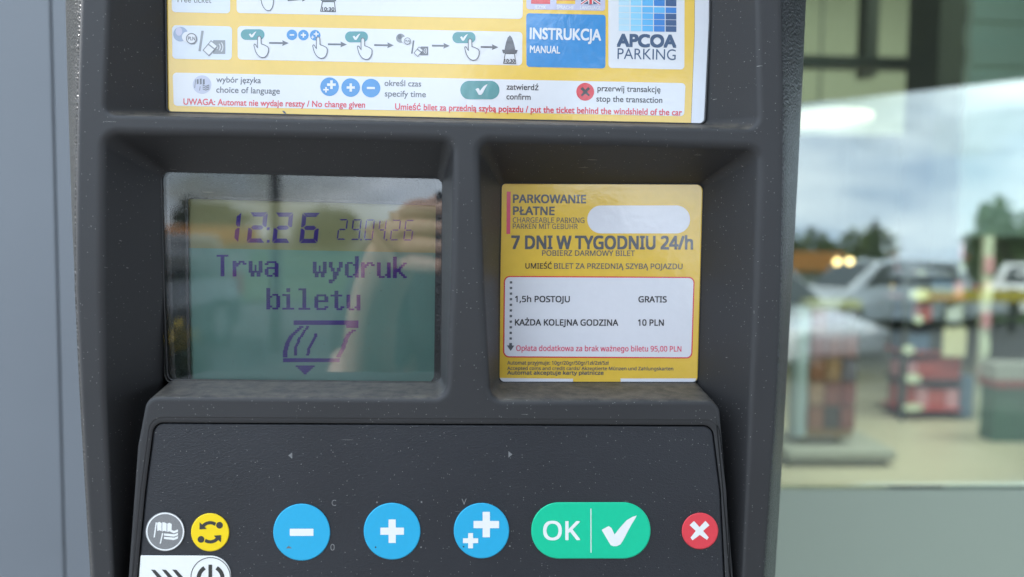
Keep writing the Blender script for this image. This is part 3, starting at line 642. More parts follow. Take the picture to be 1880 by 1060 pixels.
def cell(x0, y0, x1, y1): LC.poly([lz(x0, y0), lz(x1, y0), lz(x1, y1), lz(x0, y1)], 'lcd_ink', 0)
def dots(s_, X, Ytop, cw=9.75, rh=9.5):
    for i, ch in enumerate(s_):
        for r, row in enumerate(GL.get(ch, [])):
            c = 0
            while c < len(row):
                if row[c] == 'X':
                    e = c
                    while e < len(row) and row[e] == 'X': e += 1
                    xo = X+i*78+c*cw; yo = Ytop+r*rh+(i*78)*.0105
                    cell(xo, yo, xo+(e-c)*cw-0.9, yo+rh-0.25); c = e
                else: c += 1
dots('Trwa  wydruk', 285, 419); dots('biletu', 527, 580.5)
# ticket picture built of dots
def dotline(pts, tw):
    y0, y1 = pts[0][1], pts[-1][1]; r = round(y0/9.0)
    while r*9.0 <= y1+4:
        yy = min(max(r*9.0, y0), y1)
        for (xa, ya), (xb, yb) in zip(pts, pts[1:]):
            if ya <= yy <= yb: xx = xa+(xb-xa)*(yy-ya)/max(1e-6, yb-ya); break
        xx = round(xx/4.9)*4.9; cell(xx, r*9.0+.2, xx+tw, r*9.0+8.9); r += 1
cell(660, 738, 975, 760); cell(915, 760.2, 975, 775); cell(608, 922, 884, 941)
dotline([(684, 765), (660, 790), (634, 815), (618, 850), (609, 885), (609, 910)], 22)
dotline([(940, 784), (915, 800), (903, 830), (888, 870), (872, 905), (868, 910)], 22)
dotline([(722, 768), (700, 790), (680, 825), (663, 860), (661, 900)], 15); dotline([(760, 805), (748, 830), (734, 855), (724, 880), (722, 898)], 15)
for k in range(5): cell(670+k*9.5, 957+k*8.6, 762-k*9.5, 957+k*8.6+8.3)
LC.build('screen_characters', disp)
cv = []
wq = rounded([(290, 309), (818, 322), (816, 520), (814, 709), (303, 705), (297, 540)], [14, 14, 0, 14, 14, 0], 8)
n = len(wq); V = [P(x, y, Y_COVER) for x, y in wq] + [P(x, y, Y_COVER)+Vector((0, 0.0016, 0)) for x, y in wq]
mesh('cover_pane', V, [tuple(range(n)), tuple(range(2*n-1, n-1, -1))] + [(i, n+i, n+(i+1) % n, (i+1) % n) for i in range(n)], M['cover'], disp)
seal('display_seal', [(293, 312), (815, 325), (813, 520), (811, 706), (306, 701), (299, 540)], [16, 16, 0, 16, 16, 0], 3.2, Y_COVER-0.0003, M['seal'])

# --- keypad membrane and keys
Y_KP = 0.0009
kp = rounded([(284, 777.4), (1307.2, 782.4), (1322.2, 900), (1330, 1060), (1336, 1328), (239, 1328), (253, 1060), (268, 900)], [19, 19, 0, 0, 10, 10, 0, 0], 8)
V, Fc = [], []
strip(V, Fc, [[P(x, y, Y_KP) for x, y in offset(kp, -3)], [P(x, y, Y_KP+0.0002) for x, y in offset(kp, -1)], [P(x, y, Y_KP+0.0008) for x, y in kp], [P(x, y, Y_KP+0.0025) for x, y in kp]])
sm = [True]*len(Fc); b = len(V); q = offset(kp, -3); V += [P(x, y, Y_KP) for x, y in q]
for t in tessellate_polygon([[Vector((x, y, 0)) for x, y in q]]): Fc.append(tuple(b+i for i in t)); sm.append(False)
kpo = own(mesh('keypad_panel', V, Fc, M['membrane'], meter, None, sm))
bm = bmesh.new(); bm.from_mesh(kpo.data); bmesh.ops.recalc_face_normals(bm, faces=bm.faces); bm.to_mesh(kpo.data); bm.free()
def worn(draw):
    r = Print(Y_KP-0.00002); draw(r); own(r.build('worn_mark', meter))
worn(lambda r: r.poly([(529, 836.5), (536.5, 831), (536.5, 842.5)], 'wear', 0)); worn(lambda r: r.poly([(940.5, 834.5), (933.5, 828.5), (933.5, 840.5)], 'wear', 0))
worn(lambda r: r.text('C', 609, 929, 617, 929, 'wear', 0, 11)); worn(lambda r: r.text('0', 606.5, 1011, 614.5, 1011, 'wear', 0, 12)); worn(lambda r: r.text('V', 847.5, 927, 856.5, 927, 'wear', 0, 11))
for x, y in ((692, 922.5), (774, 922), (773, 1005), (936, 1003)): worn(lambda r: r.poly(circle(x, y, 1.7, 8), 'wear', 0))
def key(name, pts, mat, label, draw, top=0.0006, bev=1.6):
    V, Fc = [], []
    strip(V, Fc, [[P(x, y, Y_KP-top) for x, y in offset(pts, -bev)], [P(x, y, Y_KP-top*.8) for x, y in offset(pts, -bev*.4)], [P(x, y, Y_KP-top*.35) for x, y in pts], [P(x, y, Y_KP+0.0004) for x, y in pts]])
    sm = [True]*len(Fc); b = len(V); q = offset(pts, -bev); V += [P(x, y, Y_KP-top) for x, y in q]
    for t in tessellate_polygon([[Vector((x, y, 0)) for x, y in q]]): Fc.append(tuple(b+i for i in t)); sm.append(False)
    pr = Print(Y_KP-top); pr.m(mat); draw(pr)
    o = b2 = len(V); V += pr.v; mi = [0]*len(Fc) + pr.mi; Fc += [tuple(b2+i for i in f) for f in pr.f]; sm += [False]*len(pr.f)
    o = own(mesh(name, V, Fc, [M[k] for k in pr.mats], meter, mi, sm)); o['label'] = label
    bm = bmesh.new(); bm.from_mesh(o.data); bmesh.ops.recalc_face_normals(bm, faces=[f for f in bm.faces if f.index < len(Fc)-len(pr.f)]); bm.to_mesh(o.data); bm.free()
    return o
def d_minus(r): r.poly(rrect(532, 971, 575.4, 984.2, 1), 'b_white', 1); r.poly([(525, 1007), (530, 1002.5), (536, 1007)], 'wear', 1)
key('minus_button', circle(554, 977.4, 52.4, 64), 'b_cyan', 'round light blue button with a white minus', d_minus)
def d_plus(r): r.plus(720, 975.6, 21.6, 13.2, 'b_white', 1); r.poly(circle(689.5, 1005, 1.6, 8), 'b_black', 1)
key('plus_button', circle(719.9, 975.6, 52.2, 64), 'b_cyan', 'round light blue button with one white plus', d_plus)
def d_pp(r): r.plus(892.8, 963.4, 23.4, 13.4, 'b_white', 1); r.plus(864, 993, 14, 9, 'b_white', 1); r.poly(circle(851, 1004, 1.6, 8), 'b_black', 1)
key('double_plus_button', circle(884, 974.6, 51, 64), 'b_cyan', 'round light blue button with a large and a small white plus', d_pp)
def d_ok(r):
    r.text('OK', 998, 991.2, 1064.6, 991.2, 'b_white', 1, 33.5, 0.022, True); r.poly([(1084.1, 934), (1085.7, 934), (1085.9, 1015), (1084.3, 1015)], 'b_white', 1); r.check(1104.6, 946.8, 1168.8, 1003, 'b_white', 1)
key('ok_button', rrect(975.4, 922.4, 1194.4, 1026, 51.7, 20), 'b_green', 'wide green pill button reading OK with a white tick', d_ok)
key('cancel_button', circle(1285.2, 975.2, 33.6, 48), 'b_red', 'small red round button with a white cross', lambda r: r.cross(1284.4, 975, 20.5, 11, 'b_white', 1))
def d_flag(r):
    r.stroke(circle(303.2, 976.4, 33.6, 48), 2.4, 'b_white', 1, True)
    for k in range(3):
        x = 288.6+k*9.2; dy = (0, 1.4, 2.8)[k]; up = -1.6 if k % 2 else 0
        r.poly([(x, 960+dy*.6+up), (x+4, 958.4+dy*.6), (x+8.2, 960.8+dy*.6), (x+8.0, 975.5+dy*.7), (x+4, 973.8+dy*.7), (x, 975.4+dy*.6)], 'b_white', 1)
    r.stroke([(287, 959.5), (283, 987)], 2.4, 'b_white', 1); r.stroke([(298.6, 979), (294.2, 998.5)], 2.4, 'b_white', 2)
    for k in range(3):
        y = 973.4+k*6.2; r.poly([(315 if k == 0 else 301, y), (320, y+1.6), (327, y-1.2), (326.4, y+3.4), (319, y+6), (314 if k == 0 else 301, y+4)], 'b_white', 1)
key('language_button', circle(303.2, 976.4, 36.2, 48), 'b_grey', 'small grey round button with two white flags', d_flag)
def d_cyc(r):
    for s_ in (1, -1):
        def T(x, y): return (386+s_*x, 977.6+s_*y)
        r.poly([T(*q) for q in circle(17, -13, 6.2, 24)], 'b_black', 1)
        A1 = [(20*math.cos(rad(a))*1.0, -1+20*math.sin(rad(a))*.98) for a in range(-58, -141, -8)]
        B1 = [(13.6*math.cos(rad(a)), -1+13.6*math.sin(rad(a))) for a in range(-140, -50, 8)]
        r.poly([T(*q) for q in A1+B1], 'b_black', 1)
        r.poly([T(-19.6, -18.5), T(-6.4, -6.2), T(-19.8, -5.2)], 'b_black', 2)
key('refresh_button', circle(385.9, 977.6, 35.2, 48), 'b_yellow', 'small yellow round button with two black circling arrows', d_cyc)
def d_pow(r):
    r.stroke(circle(386.6, 1060, 36, 48), 1.4, 'b_black', 1, True)
    r.stroke(arc(386.6, 1062, 22, -60, 240, 30), 7.5, 'b_black', 1); r.stroke([(386, 1037), (386, 1064)], 6.6, 'b_black', 2)
    for x in (277, 297, 316): r.poly([(x, 1046), (x+8, 1046.6), (x+22, 1062), (x+8, 1078), (x, 1078), (x+13, 1062)], 'b_black', 1)
key('start_button', rounded([(258.2, 1019.8), (423.6, 1020.6), (425, 1098), (252.6, 1097)], [2, 37, 37, 3], 10), 'b_white', 'white plate with power sign and chevrons at the lower left', d_pow, 0.0004, 1.2)

# ------------------------------------------------------------------ building behind
m_frame = pm('window_frame', (0.045, 0.05, 0.05), 0.45)
m_sage = pm('sage_panel', (0.33, 0.385, 0.31), 0.45, var=0.05, vscale=2)
m_wall = pm('render_wall', (0.42, 0.42, 0.39), 0.8, var=0.08)
m_soff = pm('soffit_board', (0.12, 0.13, 0.10), 0.7, var=0.1, vscale=3)
m_colm = pm('dark_steel', (0.03, 0.034, 0.032), 0.5)
m_blind = pm('pale_blind', (0.62, 0.70, 0.62), 0.7)
m_backw = pm('shop_wall', (0.36, 0.36, 0.31), 0.8, var=0.1, vscale=1.5)
bld = empty('shop_building', (3, 0.7, GZ), 'shop front with a large greenish window and dark steel canopy', 'building')
def bp(o): o.matrix_parent_inverse = Matrix.Translation(-bld.location); return o
SX0, SX1 = -0.06, 9.0
bp(box('sill_panel', (SX0, 0.5575, GZ), (SX1, 0.5735, -0.2802), m_sage, bld))
tau = 0.7
V = [Vector((SX0, 0.560+(z+0.30)*math.tan(rad(tau)), z)) for z in (-0.280, 2.3)]
gx = [(SX0, V[0].y, -0.280), (SX1, V[0].y, -0.280), (SX1, V[1].y, 2.3), (SX0, V[1].y, 2.3)]
bp(mesh('window_pane', gx+[(x, y+0.012, z) for x, y, z in gx], [(0, 1, 2, 3), (7, 6, 5, 4), (0, 4, 5, 1), (1, 5, 6, 2), (2, 6, 7, 3), (3, 7, 4, 0)], M['shop_glass'], bld))
bp(box('window_frame', (SX0-0.05, 0.55, GZ), (SX0-0.002, 0.72, 2.4), m_frame, bld)); bp(box('window_frame', (SX1+0.002, 0.55, GZ), (SX1+0.06, 0.72, 2.4), m_frame, bld))
bp(box('wall', (-3, 14, GZ), (14, 14.2, 2.8), m_backw, bld)); bp(box('wall', (-3.2, 0.75, GZ), (-3.002, 14, 2.8), m_backw, bld)); bp(box('wall', (14.002, 0.75, GZ), (14.2, 14, 2.8), m_backw, bld))
bp(box('bulkhead', (0.4, 6.2, 0.86), (13.9, 6.3, 2.418), pm('bulkhead_board', (0.20, 0.21, 0.155), 0.7, var=0.15, vscale=1.2), bld))
bp(box('ceiling', (-3, 0.75, 2.42), (14, 14, 2.6), m_soff, bld))
# interior frame behind the glass: dark posts and beams, pale blind at the right
a = P(1728, 0, 3.0); c_ = P(1786, 0, 3.0); bp(box('column', (a.x, 3.0, P(1760, 500, 3.0).z), (c_.x, 3.25, 2.41), m_colm, bld))
a = P(1594, 0, 3.6); c_ = P(1616, 0, 3.6); bp(box('column', (a.x, 3.6, 0.8), (c_.x, 3.7, 2.41), m_colm, bld))
z1 = P(1600, 104, 3.3).z; z0 = P(1600, 124, 3.3).z
bp(box('beam', (0.6, 3.3, z0), (a.x*1.28, 3.38, z1), m_colm, bld))
bm = bmesh.new(); x0 = P(1790, 0, 2.6).x
for k in range(26): zk = 0.02+k*0.078; add_box(bm, (x0, 2.60+0.012*(k % 2), zk), (x0+2.4, 2.64+0.012*(k % 2), zk+0.077))
bp(bm_obj('blind', bm, m_blind, bld))
# canopy over the forecourt, seen in the window's reflection
can = [(0.5, 0.52), (0.5, -6.05), (2.45, -5.03), (3.63, -3.90), (9.0, 0.52)]
n = len(can); V = [(x, y, 1.2) for x, y in can]+[(x, y, 1.42) for x, y in can]
bp(mesh('canopy', V, [tuple(range(n)), tuple(range(2*n-1, n-1, -1))]+[(i, (i+1) % n, n+(i+1) % n, n+i) for i in range(n)], m_soff, bld))
# steel pillar at the left
pil = empty('steel_pillar', (-0.42, 0.42, GZ), 'blue grey painted steel pillar standing left of the parking machine', 'pillar')
m_pil = pm('pillar_paint', (0.145, 0.160, 0.178), 0.48, var=0.10, vscale=7)
def pp(o): o.matrix_parent_inverse = Matrix.Translation(-pil.location); return o
xl = P(24, 1060, 0.30).x; xr = P(104, 500, 0.30).x
pp(box('shaft', (xl-0.02, 0.30, GZ), (xr, 0.48, 2.19), m_pil, pil, 0.0012)); pp(box('edge_flange', (xr+0.0004, 0.3008, GZ), (xr+0.12, 0.47, 2.19), m_pil, pil, 0.0012))
pp(box('trim_strip', (xl-0.05, 0.33, GZ), (xl-0.0205, 0.46, 2.19), pm('pillar_trim', (0.30, 0.35, 0.32), 0.4), pil, 0.002))

# ------------------------------------------------------------------ inside the shop
FZ = GZ+0.004
def frm(px, py): return Z(px, py, FZ)
rnd = random.Random(3)
def stand():
    g = frm(1512, 838); s_ = (g.y+CAM_D)/3.31
    o = empty('display_stand', g, 'narrow display stand of brown and red goods on a white wheeled base', 'display stand')
    T = Matrix.Translation(-g)
    def k(q): q.matrix_parent_inverse = T; return q
    x0, x1 = P(1471, 700, g.y).x, P(1556, 700, g.y).x; zb, zt = P(1500, 795, g.y).z, P(1500, 566, g.y).z
    wb = pm('stand_base', (0.36, 0.36, 0.33), 0.5)
    k(box('base', (x0-0.18, g.y-0.26, FZ+0.035), (x1+0.22, g.y+0.30, FZ+0.11), wb, o, 0.02))
    for dx in (0.02, x1-x0-0.05): k(tube('leg', (x0+dx, g.y, FZ+0.11), (x0+dx, g.y, zb+0.01), 0.025, pm('brass', (0.35, 0.28, 0.10), 0.4), o))
    for dx, dy in ((-.15, -.2), (x1-x0+.17, -.2), (-.15, .24), (x1-x0+.17, .24)): k(tube('castor', (x0+dx-0.015, g.y+dy, FZ+0.018), (x0+dx+0.015, g.y+dy, FZ+0.018), 0.017, m_colm, o))
    k(box('body', (x0, g.y-0.10, zb), (x1, g.y+0.02, zt), pm('stand_card', (0.34, 0.21, 0.10), 0.7), o))
    k(box('side_panel', (x0-0.07, g.y-0.11, zb), (x0-0.002, g.y+0.02, zt+0.01), pm('stand_side', (0.42, 0.50, 0.56), 0.6), o))
    cols = [(0.26, 0.11, 0.07), (0.10, 0.06, 0.08), (0.20, 0.05, 0.05), (0.34, 0.20, 0.13), (0.06, 0.05, 0.05), (0.15, 0.13, 0.18), (0.22, 0.07, 0.06)]
    ms = [pm('packet', c, 0.6) for c in cols]
    for r in range(5):
        for c in range(3):
            h = (zt-zb)/5.3; w_ = (x1-x0)/3; xx = x0+c*w_+.006; zz = zb+0.06+r*h
            k(box('packet', (xx, g.y-0.135, zz), (xx+w_-.012, g.y-0.102, zz+h*.9), ms[(r*3+c*2+rnd.randrange(3)) % 7], o))
    k(box('header', (x0-0.02, g.y-0.12, zt+0.002), (x1+0.02, g.y+0.02, zt+0.06), pm('stand_header', (0.34, 0.33, 0.16), 0.6), o))
stand()
def rack():
    g = frm(1712, 770); o = empty('merchandise_rack', g, 'tall merchandise rack with pink and red packs and pale round price tags', 'shelf')
    T = Matrix.Translation(-g)
    def k(q): q.matrix_parent_inverse = T; return q
    X = lambda px: P(px, 600, g.y).x
    Zp = lambda py: P(1700, py, g.y).z
    side = pm('rack_side', (0.16, 0.24, 0.38), 0.5); dark = pm('rack_dark', (0.04, 0.045, 0.05), 0.6)
    k(box('back_panel', (X(1676), g.y+.30, FZ), (X(1800), g.y+.34, Zp(445)), dark, o)); k(box('side_panel', (X(1772), g.y-.02, FZ+.02), (X(1790), g.y+.298, Zp(690)), side, o))
    k(box('post', (X(1792), g.y-.06, FZ), (X(1808), g.y-.022, Zp(430)), pm('rack_post', (0.60, 0.62, 0.54), 0.5), o)); k(box('post', (X(1652), g.y-.06, FZ), (X(1662), g.y-.022, Zp(430)), dark, o))
    pk = [pm('pack_pink', (0.70, 0.34, 0.42), 0.5), pm('pack_red', (0.50, 0.09, 0.09), 0.5), pm('pack_dark', (0.05, 0.06, 0.07), 0.5), pm('pack_pale', (0.62, 0.64, 0.60), 0.5), pm('pack_blue', (0.10, 0.16, 0.28), 0.5)]
    tagm = pm('tag_pale', (0.72, 0.76, 0.62), 0.5)
    rows = [470, 500, 545, 590, 645, 697, 750]
    for i, yy in enumerate(rows):
        k(box('shelf_board', (X(1655), g.y-.04, Zp(yy)-.012), (X(1768), g.y+.28, Zp(yy)), dark if i % 2 else pk[1], o))
        h = (Zp(rows[i-1]) - Zp(yy))*.78 if i else .12
        xx = X(1662)
        while xx < X(1762):
            w_ = rnd.uniform(.05, .16); k(box('pack', (xx, g.y+.0, Zp(yy)+.001), (min(xx+w_-.006, X(1767)), g.y+.2, Zp(yy)+h*rnd.uniform(.7, 1)), rnd.choice(pk if i < 5 else pk[:2]), o)); xx += w_
        for q in range(1):
            bm = bmesh.new(); c0 = Vector((X(1668), g.y-.072, Zp(yy)+.02)); c0.x += rnd.uniform(-.03, .05); add_tube(bm, c0, c0+Vector((0, .012, 0)), .055, n=20); kx, kz = rnd.uniform(.7, 1.5), rnd.uniform(.45, .9); bmesh.ops.scale(bm, vec=(kx, 1, kz), space=Matrix.Translation(-c0), verts=bm.verts); k(bm_obj('price_tag', bm, tagm, o))
    for i in range(6): k(box('label_strip', (X(1792), g.y-.075, Zp(500+i*50)), (X(1808), g.y-.061, Zp(470+i*50)), tagm if i % 2 else pk[0], o))
    k(box('notice', (X(1722), g.y-.085, Zp(652)), (X(1764), g.y-.075, Zp(600)), pm('notice_cream', (0.72, 0.66, 0.46), 0.6), o))
rack()
g = frm(1855, 812); X = lambda px: P(px, 700, g.y).x
ct = empty('checkout_counter', g, 'dark green box counter with a red edge at the right inside the shop', 'counter')
T = Matrix.Translation(-g)
for nm, lo, hi, m_ in (('body', (X(1828), g.y, FZ), (X(1990), g.y+.16, P(1850, 712, g.y).z), pm('counter_green', (0.06, 0.14, 0.10), 0.5)), ('red_edge', (X(1824), g.y-.03, P(1850, 712, g.y).z+.002), (X(1990), g.y+.18, P(1850, 698, g.y).z), pm('counter_red', (0.28, 0.07, 0.07), 0.4)),
                       ('worktop', (X(1824), g.y-.02, P(1850, 698, g.y).z+.002), (X(1990), g.y+.16, P(1850, 668, g.y).z), pm('counter_grey', (0.40, 0.40, 0.41), 0.4))):
    box(nm, lo, hi, m_, ct).matrix_parent_inverse = T
# ceiling lamps of the shop (they are lit in the photograph), then glowing stand-ins for car lights
m_lamp = pm('lamp_glow', (0.9, 0.85, 0.7), 0.5, emit=(1.0, 0.88, 0.70, 0.5)); m_glow = pm('car_light_glow', (0.9, 0.7, 0.4), 0.5, emit=(1.0, 0.60, 0.25, 5.0))
def ceil_lamp(px, py, Yv, r, lab):
    c0 = P(px, py, Yv); o = empty('hanging_lamp', c0, lab, 'lamp', 'round lit lamps hanging in the shop')
    T = Matrix.Translation(-c0)
    for q in (tube('diffuser', c0, c0+Vector((0, 0, .03)), r, m_lamp, o, n=28), tube('lamp_body', c0+Vector((0, 0, .031)), c0+Vector((0, 0, .09)), r*.9, m_colm, o, r*.4, 28), tube('cord', c0+Vector((0, 0, .091)), (c0.x, c0.y, 2.419), .006, m_colm, o)): q.matrix_parent_inverse = T
ceil_lamp(1503, 222, 4.2, 0.28, 'large round cream lamp glowing inside the shop beside the machine'); ceil_lamp(1975, 190, 5.5, 0.3, 'round cream lamp hanging behind the pale blind')
for i, (px, py, lab) in enumerate(((1537, 481, 'left of two warm glowing spots side by side, standing in for mirrored car lights'), (1560, 480, 'right of two warm glowing spots side by side, standing in for mirrored car lights'), (1644, 526, 'dim warm bulb near the merchandise rack, standing in for a mirrored car light'))):  # hung glowing balls added in place of car lights mirrored in the pane
    c0 = P(px, py, 6.5); o = empty('car_light_stand_in', c0, lab, 'lamp', 'small glowing stand-ins for mirrored car lights'); T = Matrix.Translation(-c0)
    bm = bmesh.new(); bmesh.ops.create_icosphere(bm, subdivisions=2, radius=.028, matrix=Matrix.Translation(c0)); bm_obj('glow', bm, m_glow, o, True).matrix_parent_inverse = T
    tube('cord', c0+Vector((0, 0, .03)), (c0.x, c0.y, 2.419), .004, m_colm, o).matrix_parent_inverse = T
for x, y in ((2.6, 4.0), (6.0, 5.0)):
    al = bpy.data.lights.new('shop_ceiling_light', 'AREA'); al.energy = 120; al.size = 1.6; al.color = (1, 0.95, 0.87); ao = bpy.data.objects.new('shop_ceiling_light', al); ao.location = (x, y, 2.38); C.objects.link(ao)

# ------------------------------------------------------------------ car park behind the camera (seen mirrored in the panes)
m_tyre = pm('tyre', (0.015, 0.015, 0.016), 0.8); m_rim = pm('rim', (0.45, 0.45, 0.47), 0.35, 0.8); m_cglass = pm('car_window', (0.012, 0.016, 0.022), 0.08)
m_head = pm('headlight', (0.8, 0.8, 0.8), 0.15); m_tail = pm('tail_light', (0.5, 0.015, 0.015), 0.25)
def car(loc, rz, col, label, Ln=4.1, H=1.42, van=False):
    paint = pm('car_paint', col, 0.3, coat=1, coat_r=0.04)
    o = empty('parked_car', loc, label, 'van' if van else 'car', 'vehicles parked in front of the shop', rz)
    W = 0.86; h = Ln/2
    def loft(secs, m_, name):      # secs: (x, half width, z bottom, z top)
        V, Fc = [], []
        for x, w_, zb, zt in secs:
            V += [(x, -w_, zb), (x, -w_, zb+(zt-zb)*.55), (x, -w_*.93, zt-.02), (x, -w_*.8, zt), (x, w_*.8, zt), (x, w_*.93, zt-.02), (x, w_, zb+(zt-zb)*.55), (x, w_, zb)]
        for k in range(len(secs)-1):
            for i in range(8): j = (i+1) % 8; Fc.append((k*8+i, k*8+j, (k+1)*8+j, (k+1)*8+i))
        Fc += [tuple(range(8)), tuple(range(len(V)-1, len(V)-9, -1))]
        q = mesh(name, V, Fc, m_, o)
        bm = bmesh.new(); bm.from_mesh(q.data); bmesh.ops.recalc_face_normals(bm, faces=bm.faces); bmesh.ops.bevel(bm, geom=[e for e in bm.edges if e.calc_face_angle(0) > .5], offset=.03, segments=2, affect='EDGES'); bm.to_mesh(q.data); bm.free()
        return q
    bt = 0.95 if van else 0.88
    loft([(-h, W*.82, .32, bt-.12), (-h+.12, W*.97, .22, bt-.02), (-h+.9, W, .2, bt), (.5, W, .2, bt-.01), (h-.8, W, .2, bt-.10), (h-.1, W*.93, .24, bt-.24), (h, W*.8, .32, bt-.34)], paint, 'body')
    cab = [(-h+.10, W*.80, bt-.06, bt+.02), (-h+.38, W*.84, bt-.06, H-.03), (-.2, W*.86, bt-.06, H), (.45, W*.84, bt-.06, H-.05), (1.15, W*.82, bt-.12, bt-.02)]
    loft(cab, paint, 'cabin')
    for sgn in (-1, 1):
        y0, y1 = sgn*W*.875, sgn*W*.80
        for xs in (((-h+.50, bt+.04), (-.15, bt+.04), (-.18, H-.10), (-h+.62, H-.12)), ((-.07, bt+.04), (.88, bt+.02), (.42, H-.12), (-.10, H-.10))):
            V = [(x, y0 if z < bt+.1 else y1*1.02, z) for x, z in xs]; V2 = [(x, y-sgn*.03, z) for x, y, z in V]
            mesh('window', V+V2, [(0, 1, 2, 3), (7, 6, 5, 4), (0, 4, 5, 1), (1, 5, 6, 2), (2, 6, 7, 3), (3, 7, 4, 0)], m_cglass, o)
        for x in (-h+.78, h-.78):
            wl = tube('wheel', (x, sgn*(W-.19), .31), (x, sgn*(W+.01), .31), .31, m_tyre, o, n=24); tube('rim', (x, sgn*(W-.02), .31), (x, sgn*(W+.018), .31), .20, m_rim, wl, n=16)
        box('headlight', (h-.13, sgn*.62-.14, bt-.42), (h+.005, sgn*.62+.14, bt-.28), m_head, o, .02); box('tail_light', (-h-.012, sgn*.70-.1, bt-.30), (-h+.1, sgn*.70+.1, bt+.02), m_tail, o, .02)
    V = [(1.17, -W*.62, bt-.01), (1.17, W*.62, bt-.01), (.50, W*.62, H-.085), (.50, -W*.62, H-.085)]; mesh('windscreen', V+[(x+.02, y, z+.02) for x, y, z in V], [(3, 2, 1, 0), (4, 5, 6, 7), (0, 1, 5, 4), (1, 2, 6, 5), (2, 3, 7, 6), (3, 0, 4, 7)], m_cglass, o)
    V = [(-h+.07, -W*.62, bt+.05), (-h+.07, W*.62, bt+.05), (-h+.35, W*.62, H-.08), (-h+.35, -W*.62, H-.08)]; mesh('rear_window', V+[(x-.02, y, z) for x, y, z in V], [(0, 1, 2, 3), (7, 6, 5, 4), (0, 4, 5, 1), (1, 5, 6, 2), (2, 6, 7, 3), (3, 7, 4, 0)], m_cglass, o)
G = GZ-0.02
car((3.55, -9.7, G), rad(66), (0.80, 0.80, 0.80), 'white hatchback parked close to the shop, seen mirrored beside the machine', 4.0, 1.40)
car((10.6, -17.5, G), rad(80), (0.74, 0.75, 0.76), 'small silver car parked nose out well beyond the white hatchback', 4.0, 1.42)
car((14.2, -16.6, G), rad(75), (0.70, 0.70, 0.70), 'pale grey car parked far right in the mirrored row', 4.2, 1.42)
car((8.6, -15.6, G), rad(165), (0.62, 0.65, 0.68), 'pale blue grey car parked side on between the white hatchback and the silver car', 4.2, 1.45)
car((-4.4, -9.0, G), rad(100), (0.05, 0.055, 0.06), 'black car parked on the left, mirrored at the display edge', 4.2, 1.45)
m_leaf = [pm('leaf', c, 0.8, var=0.3, vscale=3) for c in ((0.035, 0.06, 0.022), (0.05, 0.085, 0.025), (0.075, 0.11, 0.03))]; m_bark = pm('bark', (0.09, 0.065, 0.045), 0.9, var=0.3, vscale=10)
def tree(x, y, h, r, label, conifer=False, leaf=0, group='trees round the car park'):
    o = empty('conifer_tree' if conifer else 'leafy_tree', (x, y, G), label, 'tree', group); rr = random.Random(int(x*31+y*17))
    bm = bmesh.new(); add_tube(bm, (0, 0, 0), (0, 0, h*.7), h*.025, h*.01)
    for k in range(5): a = k*1.3; z = h*(.35+.08*k); add_tube(bm, (0, 0, z), (math.cos(a)*r*.6, math.sin(a)*r*.6, z+h*.12), h*.010, h*.003, 6)
    bm_obj('trunk', bm, m_bark, o)
    V, Fc = [], []
    for k in range(1500):
        if conifer:
            t = rr.random()**.7; z = h*(.12+.88*(1-t)); a = rr.uniform(0, 6.28); q = r*t*math.sqrt(rr.random()); q *= (.75+.25*math.sin(z*6)); c = Vector((math.cos(a)*q, math.sin(a)*q, z))
        else:
            cl = rr.randrange(11); rc = random.Random(cl*7+int(x*10)); cc = Vector((rc.uniform(-.65, .65)*r, rc.uniform(-.65, .65)*r, h*.66+rc.uniform(-.26, .26)*h)); v = Vector((rr.gauss(0, 1), rr.gauss(0, 1), rr.gauss(0, 1))).normalized()*r*.48*rr.random()**.4; c = cc+v
        s_ = r*rr.uniform(.07, .13); e1 = Vector((rr.gauss(0, 1), rr.gauss(0, 1), rr.gauss(0, 1))).normalized(); e2 = e1.orthogonal().normalized()
        b = len(V); V += [c+e1*s_, c+e2*s_*.6, c-e1*s_, c-e2*s_*.6]; Fc.append((b, b+1, b+2, b+3))
    mesh('crown', V, Fc, m_leaf[leaf], o)
tree(10.6, -19.6, 2.5, .8, 'dark pointed conifer mirrored above the white hatchback', True, 0)
tree(14.6, -20.2, 3.1, 1.0, 'broad tree mirrored at the far right of the window', False, 1)
for i, (x, y, h, r) in enumerate(((-17, -52, 2.9, 2.6), (-22, -50, 2.6, 2.4), (-10.5, -56, 2.7, 2.4), (-27.5, -54, 2.9, 2.8), (9.0, -24, 2.2, 1.3), (12.2, -25, 2.1, 1.4), (17.5, -24, 2.3, 1.5))):
    tree(x, y, h, r, ['bushy green tree left of the orange kiosk', 'wide green tree farther left by the lawn', 'pale green small tree nearest the photographer', 'leftmost leafy tree by the car park', 'low green tree left of the conifer', 'low dark tree between conifer and broad tree', 'low tree beyond the pale grey car'][i], False, i % 3)
m_or = pm('kiosk_orange', (0.62, 0.22, 0.03), 0.6)
for x, y, lab in ((9.3, -23.2, 'orange flat roofed kiosk mirrored just beside the machine edge'), (-9.4, -27.5, 'orange flat roofed kiosk mirrored in the display')):
    o = empty('kiosk', (x, y, G), lab, 'kiosk', 'orange kiosks across the car park'); box('wall', (-1.3, -1, 0), (1.3, 1, 1.05), m_wall, o); box('roof', (-1.6, -1.3, 1.052), (1.6, 1.3, 1.62), m_or, o, .04); box('door', (-.3, 1.0, 0), (.3, 1.03, .95), m_frame, o)
hed = empty('yellow_barrier', (10.4, -14.2, G), 'long yellow barrier rail mirrored at the right of the window', 'barrier')
box('rail', (-1.6, -.05, .62), (2.4, .05, .86), pm('barrier_yellow', (0.62, 0.46, 0.03), 0.5), hed, .01)
for x in (-1.4, .4, 2.2): box('post', (x-.05, -.12, 0), (x+.05, -.052, .9), m_colm, hed)
